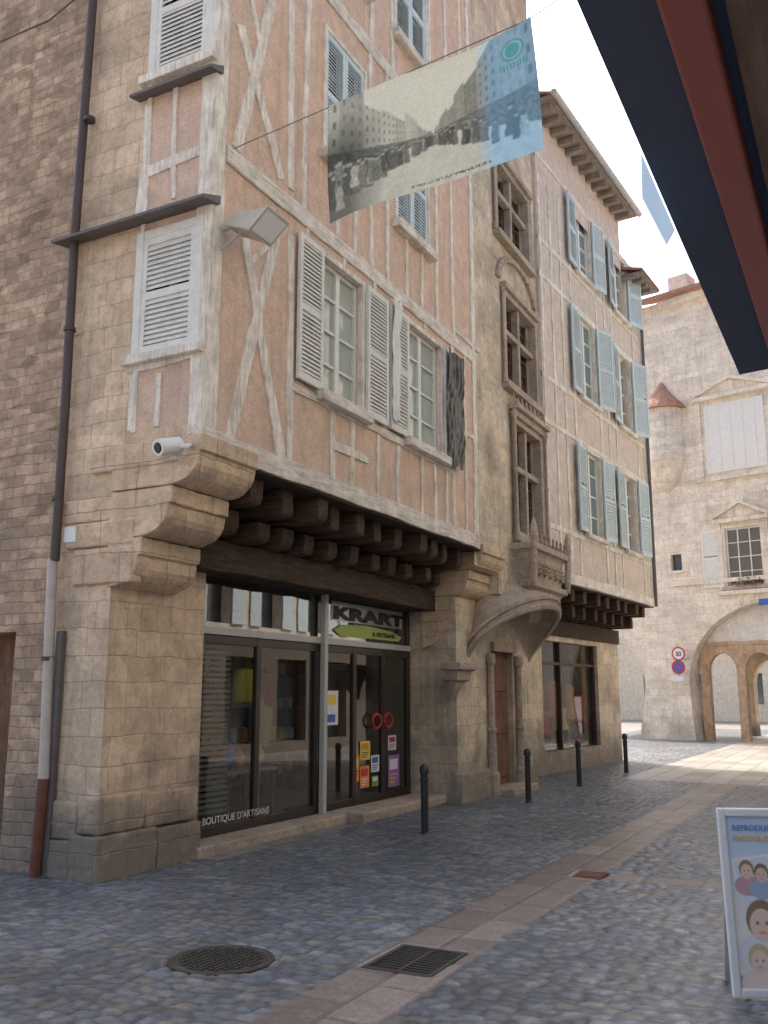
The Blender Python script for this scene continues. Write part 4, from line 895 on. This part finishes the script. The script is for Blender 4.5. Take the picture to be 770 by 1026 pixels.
for i in range(120):
    z=rng.rand()**1.6
    cx_=vx+(rng.uniform(-.5,.42))*(z*.9+.12) if rng.rand()<.45 else (rng.uniform(.01,.30) if rng.rand()<.6 else rng.uniform(.3,.97))
    d=min(1,abs(cx_-vx)*1.6+.15); h=.06+.28*d*rng.uniform(.6,1); w_=h*.10; bs_=.38-d*.36*rng.uniform(.6,1)
    val=rng.uniform(.05,.26) if rng.rand()<.94 else rng.uniform(.35,.5)
    body=(np.abs(p-cx_)/(w_*(1.0-.4*np.clip((q-bs_)/h,0,1)+.15*np.sin(q*60+i)))<1)&(q>bs_)&(q<bs_+h*.8); head=(((p-cx_)/(w_*.42))**2+((q-bs_-h*.87)/(h*.08))**2)<1
    col[body]=val*(.6+.8*sn(90,i)[body]); col[head]=.42 if val<.27 else .15
    hat=(((p-cx_)/(w_*.6))**2+((q-bs_-h*.95)/(h*.035))**2)<1; col[hat]=.08
col=blur(col,5); col*=.90+.20*sn(110,8)
col=np.clip(col*1.0+.03,.02,1)
RGB=np.stack([col*1.0,col*.99,col*.80],-1)
bl=np.clip((p-.72)/.08,0,1)[...,None]*.8; RGB=RGB*(1-bl)+bl*np.stack([col*.5+.06,col*.8+.15,col*1.05+.22],-1)  # right end blended to blue: sky reflection painted into the print
em=((p-.90)/.055)**2+((q-.84)/.08)**2; ring=(em<1)&(np.sin(em*9)>-.3); RGB[ring]=(.12,.42,.42)
tx=(q>.70)&(q<.75)&(p>.84)&(p<.965)&(np.sin(p*420)>-.2); RGB[tx]=(.12,.40,.40)
cap=(q>.035)&(q<.055)&(p>.42)&(p<.78)&(sn(150,9)>.5); RGB[cap]=(.20,.18,.15)
RGB=np.clip(RGB,.01,.9)
BL,BR,TR,TL=[np.array(c) for c in cor]
uv=(BL*(1-p[...,None])+BR*p[...,None])*(1-q[...,None])+(TL*(1-p[...,None])+TR*p[...,None])*q[...,None]
oo=.035*np.sin(p*5.2+q*1.5)+.02*np.sin(q*4+p*9)
def gridmesh(name,X,Y,Z,C,mat,parent=None,mask=None,smooth=True):
    h,w=X.shape; co=np.stack([X,Y,Z],-1).reshape(-1,3)
    org=np.array([co[:,0].mean(),co[:,1].mean(),co[:,2].min()]) if parent is not None else np.zeros(3)
    idx=np.arange(h*w).reshape(h,w)
    F=np.stack([idx[:-1,:-1],idx[:-1,1:],idx[1:,1:],idx[1:,:-1]],-1)
    F=F[mask] if mask is not None else F.reshape(-1,4)
    me=bpy.data.meshes.new(name); me.vertices.add(h*w); me.vertices.foreach_set("co",(co-org).ravel())
    me.loops.add(F.size); me.loops.foreach_set("vertex_index",F.ravel().astype(np.int32))
    me.polygons.add(len(F)); me.polygons.foreach_set("loop_start",np.arange(0,F.size,4,dtype=np.int32)); 
    me.update(calc_edges=True)
    me.polygons.foreach_set("use_smooth",np.full(len(F),smooth))
    at=me.color_attributes.new("Col",'FLOAT_COLOR','POINT'); at.data.foreach_set("color",np.concatenate([C.reshape(-1,3),np.ones((h*w,1))],1).ravel().astype(np.float32))
    me.materials.append(mat); o=bpy.data.objects.new(name,me); link(o); place(o,org,parent); return o
mBan=translucent(vcol("printed_banner_vinyl",.5),.35)
X=FBn.o[0]+FBn.U[0]*uv[...,0]+FBn.n[0]*oo; Y=FBn.o[1]+FBn.U[1]*uv[...,0]+FBn.n[1]*oo
gridmesh("printed_sheet",X,Y,uv[...,1],RGB,mBan,ban)
tl=FBn.pt(*TL); tr=FBn.pt(*TR); blp=FBn.pt(*BL); brp=FBn.pt(*BR)
for pts in ([tl,FA.pt(*FA.hit(232,150),0)],[tl,tr],[tr,(1.9,6.9,tr[2]+1.9)]):
    mb=MB(); mb.tube(pts,.0045,6); make(mb,"wire",LEAD,ban)
mb=MB(); mb.tube([FS.pt(-6.2,FS.hit(100,0)[1]+.3,.15),on(50,20,.15),on(0,42,.15)],.012,6); make(mb,"cable",LEAD,None,label="dark cable slung along the stone wall",category="cable")

# =================================================================== BOLLARDS
gpos=[ground_hit(426,837),ground_hit(530,805),ground_hit(581,789),ground_hit(628,775)]
x0_,y0_=gpos[0]
bol=thing("bollard","slim black metal bollard with rounded top on the cobbles","bollard",(x0_,y0_,0),group="black bollards along the street")
mb=MB(); mb.lathe(x0_,y0_,[(.06,0),(.06,.03),(.045,.04),(.045,.62),(.052,.625),(.052,.65),(.042,.655),(.042,.70)],20); post=make(mb,"post",BLACKM,bol,smooth=True)
mb=MB(); mb.lathe(x0_,y0_,[(.042,.70),(.056,.705),(.058,.75),(.05,.79),(.03,.81),(.003,.815)],20); cap_=make(mb,"cap",BLACKM,bol,smooth=True)
for gx,gy in gpos[1:]:
    n=bol.copy(); n.location=(gx,gy,0); link(n)
    for c_ in (post,cap_):
        k=c_.copy(); k.parent=n; link(k)

# =================================================================== A-BOARD
gx,gy=ground_hit(735,1003); FQ=Fr(gx,gy,.93,.376)
ab=thing("pavement_sign","white-framed pavement sign advertising photo prints","sign",FQ.pt(.3,0))
mb=MB(); H=1.0; Wd=.62; t=.045
lean=lambda z: -.10*z
def lb(u0,u1,z0,z1,o0,o1,m=mb,mi=0):
    P=FQ.pt; m.hexa([P(u0,z0,o0+lean(z0)),P(u1,z0,o0+lean(z0)),P(u1,z0,o1+lean(z0)),P(u0,z0,o1+lean(z0)),P(u0,z1,o0+lean(z1)),P(u1,z1,o0+lean(z1)),P(u1,z1,o1+lean(z1)),P(u0,z1,o1+lean(z1))],mi)
lb(0,t,0.02,H,-.02,.02); lb(Wd-t,Wd,0.02,H,-.02,.02); lb(t,Wd-t,H-t,H,-.02,.02); lb(t,Wd-t,.02,.02+t,-.02,.02)
make(mb,"frame",PAP,ab,bevel=.008)
P=FQ.pt
for u in (.04,Wd-.07):
    mb=MB(); mb.hexa([P(u,.02,-.35),P(u+.03,.02,-.35),P(u+.03,.02,-.32),P(u,.02,-.32),P(u,H-.03,-.15),P(u+.03,H-.03,-.15),P(u+.03,H-.03,-.12),P(u,H-.03,-.12)]); make(mb,"rear_leg",GREYM,ab)
n1,n2=220,330; pp=np.linspace(0,1,n1)[None,:].repeat(n2,0); qq=np.linspace(0,1,n2)[:,None].repeat(n1,1)
C=np.zeros(pp.shape+(3,)); C[...]=(.82,.81,.74)
k=np.clip((qq-.30)/.55,0,1)[...,None]; C=C*(1-k)+k*np.array([.52,.66,.86])
C[(qq<.07)]=(.38,.42,.72)
r2=np.random.RandomState(5)
def figure(cx_,cy_,s,skin,hair,shirt):
    b=((pp-cx_)/(.17*s))**2+((qq-cy_+.105*s)/(.075*s))**2<1; C[b&(qq<cy_-.02*s)]=shirt
    C[((pp-cx_)/(.095*s))**2+((qq-cy_-.018*s)/(.068*s))**2<1]=hair
    C[((pp-cx_)/(.075*s))**2+((qq-cy_)/(.055*s))**2<1]=skin
    for e_ in (-.028,.028): C[((pp-cx_-e_*s)/(.010*s))**2+((qq-cy_-.006*s)/(.006*s))**2<1]=(.2,.15,.12)
    C[((pp-cx_)/(.025*s))**2+((qq-cy_+.026*s)/(.005*s))**2<1]=(.65,.30,.28)
for (x_,y_,ww,hh,rot) in ((.24,.66,.20,.10,.14),(.66,.58,.20,.11,-.12)):
    a=(pp-x_)*math.cos(rot)+(qq-y_)*1.6*math.sin(rot); b=-(pp-x_)*math.sin(rot)/1.6+(qq-y_)*math.cos(rot)
    C[(abs(a)<ww)&(abs(b)<hh)]=(.86,.86,.86); C[(abs(a)<ww*.9)&(abs(b)<hh*.86)]=(.66,.72,.76)
figure(.17,.67,.8,(.76,.58,.48),(.30,.20,.14),(.55,.35,.40)); figure(.32,.65,.8,(.72,.54,.44),(.22,.16,.12),(.35,.45,.62)); figure(.66,.59,1.0,(.76,.58,.48),(.55,.42,.25),(.70,.62,.45))
figure(.28,.36,1.7,(.78,.60,.50),(.28,.19,.14),(.72,.74,.80)); figure(.62,.26,1.5,(.76,.58,.47),(.35,.24,.16),(.55,.62,.75)); figure(.22,.15,1.2,(.78,.62,.52),(.60,.48,.30),(.80,.66,.60))
for ch in range(3): C[...,ch]=blur(C[...,ch],4)
U=t+pp*(Wd-2*t); Zq=.02+t+qq*(H-.02-2*t); O=.004+lean(Zq)
X=FQ.o[0]+FQ.U[0]*U+FQ.n[0]*O; Y=FQ.o[1]+FQ.U[1]*U+FQ.n[1]*O
gridmesh("poster",X,Y,Zq,C,vcol("printed_poster",.35),ab)
text("REPRODUCTION",.042,FQ,.075,.880,-.079,BTX,ab,bold=.001); text("PHOTOS D'IDENTITE",.040,FQ,.075,.825,-.073,GTX,ab,bold=.001)

# =================================================================== ROAD SIGNS on the arcade pier
rs=thing("road_sign","round speed limit and no-parking signs on a wall arm","road sign",FD.pt(-.5,0,.1))
for (px,py,kind) in ((680,655,0),(680,668.5,1)):
    r_=.25; u,z=FD.hit(px,py,.6)
    def disc(r,o0,o1,mat,name="plate"):
        m=MB(); m.rings([[FD.pt(u+r*math.cos(2*math.pi*k/28),z+r*math.sin(2*math.pi*k/28),o) for k in range(28)] for o in (o0,o1)]); return make(m,name,mat,rs)
    disc(r_,.6,.615,RED); disc(r_*.78,.6155,.62,PAP if kind==0 else BLU)
    if kind==0: text("30",.22,FD,u,z-.08,.622,BLK,rs,align='CENTER',bold=.006)
    else:
        m=MB(); m.beam(FD,(u-r_*.58,z+r_*.58),(u+r_*.58,z-r_*.58),.06,.6205,.626,0); make(m,"plate",RED,rs)
m=MB(); m.tube([FD.pt(u,z-.4,.58),FD.pt(u,z+.85,.58)],.025,8); m.tube([FD.pt(u,z+.3,.58),FD.pt(u,z+.3,.0)],.02,8); make(m,"arm",GREYM,rs)
u,z=FD.hit(680,680,.6); m=MB(); m.fbox(FD,u-.2,u+.2,z-.09,z+.09,.6,.61); make(m,"plate",PAP,rs)
m=MB(); u,z=FD.hit(765,618,.02); m.fbox(FD,u-.1,u+.4,z+.4,z+.62,0,.05); make(m,"street_name_plate",BLU,None,label="small blue enamel street name plate on the arcade",category="sign")

# =================================================================== GROUND
xs=np.arange(-9.6,2.0,.025); yl=[2.6]
while yl[-1]<46: yl.append(yl[-1]+max(.025,.0046*(yl[-1]-6)))
ys=np.array(yl); GX,GY=np.meshgrid(xs,ys)
cw,chh=.13,.10
wx=.05*np.sin(GY*1.3)+.03*np.sin(GY*3.1+GX); PX=(GX+wx+20)/cw; PY=(GY+.04*np.sin(GX*1.7)+5)/chh
ix=np.floor(PX).astype(int); iy=np.floor(PY).astype(int)
NXc,NYc=ix.max()+3,iy.max()+3; J=np.random.RandomState(1).rand(NXc,NYc,2)*.78+.11
F1=np.full(PX.shape,9.);F2=np.full(PX.shape,9.);ID=np.zeros(PX.shape,int); DX=np.zeros(PX.shape); DY=np.zeros(PX.shape)
for di in (-1,0,1):
    for dj in (-1,0,1):
        a=ix+di;b=iy+dj; jx=J[a,b,0]+a-PX; jy=J[a,b,1]+b-PY; d=np.sqrt(jx*jx+jy*jy)
        near=d<F1; F2=np.where(near,F1,np.minimum(F2,d)); ID=np.where(near,a*NYc+b,ID); DX=np.where(near,jx,DX);DY=np.where(near,jy,DY); F1=np.where(near,d,F1)
e=np.clip((F2-F1)*2.3,0,1); dome=np.sqrt(1-(1-e)**2)
rr=np.random.RandomState(2); NI=ID.max()+1; R1=rr.rand(NI); R2=rr.rand(NI); TX=rr.uniform(-1,1,NI); TY=rr.uniform(-1,1,NI)
HZ=.024*dome*(.6+.55*R1[ID])+e*.008*(TX[ID]*DX+TY[ID]*DY)
pal=np.array([(.19,.215,.25),(.16,.185,.22),(.215,.23,.25),(.23,.225,.215),(.14,.16,.19),(.19,.195,.20),(.175,.205,.245),(.26,.27,.28)])
SC=pal[(R2[ID]*len(pal)).astype(int)]*(.84+.32*R1[ID])[...,None]
mort=np.array([.075,.077,.08]); ec=np.clip(e*1.6,0,1)[...,None]; CC=mort*(1-ec)+SC*ec
big=.9+.16*np.sin(GX*1.9+2*np.sin(GY*.7))*np.sin(GY*1.1+GX*.6); CC*=big[...,None]
def slabs(mask,uu,vv,lu,lv,c):
    global HZ,CC
    ju=np.abs((uu/lu)%1-.5)*lu; row=np.floor(uu/lu); jv=np.abs(((vv/lv)+row*.37)%1-.5)*lv
    jd=np.minimum(lu/2-ju,lv/2-jv); s=np.clip(jd/.02,0,1)
    sid=(row*131+np.floor(vv/lv+row*.37)*17).astype(int)%NI
    h=.016+.005*s-.006*(1-s)+.003*(R1[sid]-.5); HZ=np.where(mask,h,HZ)
    k=np.array(c)*(.78+.45*R2[sid])[...,None]*(.5+.5*s)[...,None]*(.9+.2*R1[ID])[...,None]; CC=np.where(mask[...,None],k,CC)
wob=.02*np.sin(GY*2.3)+.012*np.sin(GY*7.1)
slabs((GX+wob>-2.98)&(GX+wob<-2.38),GX+2.98,GY,.30,.58,(.255,.215,.195))
slabs((GY+.012*np.sin(GX*3)>8.66)&(GY<8.96)&(GX>-2.36),GY-8.66,GX,.30,.5,(.25,.215,.20))
slabs((GX<-5.95)&(GX>-6.35)&(GY>7.8)&(GY<17),GX+6.35,GY,.4,.8,(.23,.22,.21))
slabs((GY>18.5)&(GX>-4.6+.02*(GY-17)),GX+4.6,GY,.5,.9,(.40,.37,.335))
mh=ground_hit(222,964); gr_=ground_hit(417,965); sp=ground_hit(592,878)
HZ=np.where((GX-mh[0])**2+(GY-mh[1])**2<.335**2,-.02,HZ)
HZ=np.where((abs(GX-gr_[0])<.235)&(abs(GY-gr_[1])<.30),-.10,HZ); CC=np.where(((abs(GX-gr_[0])<.235)&(abs(GY-gr_[1])<.30))[...,None],np.array([.01,.01,.01]),CC)
HZ=np.where((abs(GX-sp[0])<.14)&(abs(GY-sp[1])<.17),-.02,HZ)
HZ+=.006*np.sin(GX*2.1)*np.sin(GY*1.3)
keep=~((GX[:-1,:-1]<-7.2)&(GY[:-1,:-1]>6.6)&(GY[:-1,:-1]<24))
cob=vcol("cobblestones",.38,.3,.7)
g=gridmesh("cobbled_street",GX,GY,HZ,CC,cob,None,keep); g["kind"]="structure"
m,nt,bs=mk("paving_far"); n=noise(nt,posn(nt),3,6); v=nd(nt,'ShaderNodeTexVoronoi',None,Vector=posn(nt),Scale=7.0)
setc(nt,bs,mixc(nt,1,ramp(nt,n.outputs[0],[(.3,(.32,.29,.26)),(.7,(.44,.40,.36))]),ramp(nt,v.outputs['Distance'],[(.1,1.1),(.6,.6)]),'MULTIPLY'),.85)
mb=MB(); mb.face([(-400,-400,-.12),(400,-400,-.12),(400,400,-.12),(-400,400,-.12)]); make(mb,"ground",m,None,kind="structure",recalc=False)
mb=MB(); 
for a in ((-60,60,46,120),(2.0,60,-20,46),(-60,-9.6,-20,6.6),(-60,-9.6,24,46),(-9.6,2.0,-20,2.6)): mb.face([(a[0],a[2],0),(a[1],a[2],0),(a[1],a[3],0),(a[0],a[3],0)])
make(mb,"square_paving",m,None,kind="structure",recalc=False)

mb=MB(); mb.lathe(mh[0],mh[1],[(.33,-.02),(.33,.018),(.30,.02),(.295,.012),(.285,.012),(.28,.018),(.001,.018)],40)
for i in range(-6,7):
    for j in range(-6,7):
        if i*i+j*j<38: x,y=mh[0]+i*.042,mh[1]+j*.042; mb.box(x-.014,x+.014,y-.014,y+.014,.0185,.025)
make(mb,"manhole_cover",IRON,None,label="round cast iron manhole cover set in the cobbles",category="manhole cover")
mb=MB(); x,y=gr_; 
mb.box(x-.23,x+.23,y-.295,y-.26,-.03,.02); mb.box(x-.23,x+.23,y+.26,y+.295,-.03,.02); mb.box(x-.23,x-.2,y-.26,y+.26,-.03,.02); mb.box(x+.2,x+.23,y-.26,y+.26,-.03,.02); mb.box(x-.012,x+.012,y-.26,y+.26,-.03,.017)
for k in range(11): yy=y-.235+k*.047; mb.box(x-.2,x-.012,yy-.009,yy+.009,-.03,.016); mb.box(x+.012,x+.2,yy-.009,yy+.009,-.03,.016)
make(mb,"drain_grate",IRON,None,label="rectangular iron drain grate in the paved channel",category="drain")
mb=MB(); x,y=sp; mb.box(x-.13,x+.13,y-.16,y+.16,-.03,.016); mb.box(x-.10,x+.10,y-.13,y+.13,.016,.02); make(mb,"utility_cover",RUST,None,bevel=.004,label="small rusty square utility cover",category="utility cover")

# =================================================================== LIGHT, WORLD, CAMERA
az=math.radians(-50); el=math.radians(51)
w=bpy.data.worlds.new("World"); scene.world=w; w.use_nodes=True; nt=w.node_tree
sky=nt.nodes.new('ShaderNodeTexSky'); sky.sky_type='NISHITA'; sky.sun_disc=False; sky.sun_elevation=el; sky.sun_rotation=az; sky.air_density=1.0; sky.dust_density=6; sky.ozone_density=1
# clear sky scaled up to brighten the scene, very slightly desaturated
hs_=nt.nodes.new('ShaderNodeHueSaturation'); hs_.inputs['Saturation'].default_value=.95; hs_.inputs['Value'].default_value=2.3; nt.links.new(sky.outputs[0],hs_.inputs['Color'])
bg=nt.nodes['Background']; nt.links.new(hs_.outputs[0],bg.inputs[0]); bg.inputs[1].default_value=.15
sd=Vector((math.sin(az)*math.cos(el),math.cos(az)*math.cos(el),math.sin(el)))
L=bpy.data.lights.new("sun","SUN"); L.energy=5; L.angle=math.radians(.5); L.color=(1,.96,.90); so=bpy.data.objects.new("sun",L); link(so); so.rotation_euler=(-sd).to_track_quat('-Z','Y').to_euler(); so.location=(-20,20,30)
cam=bpy.data.cameras.new("camera"); co=bpy.data.objects.new("camera",cam); link(co); co.location=(0,0,CH); co.rotation_euler=(math.radians(90)+PT,0,TH)
cam.sensor_fit='VERTICAL'; cam.sensor_height=24; cam.lens=24*FP/1026; cam.clip_start=.05; cam.clip_end=1000
scene.camera=co
scene.view_settings.view_transform='Standard'; scene.view_settings.look='None'; scene.view_settings.exposure=0
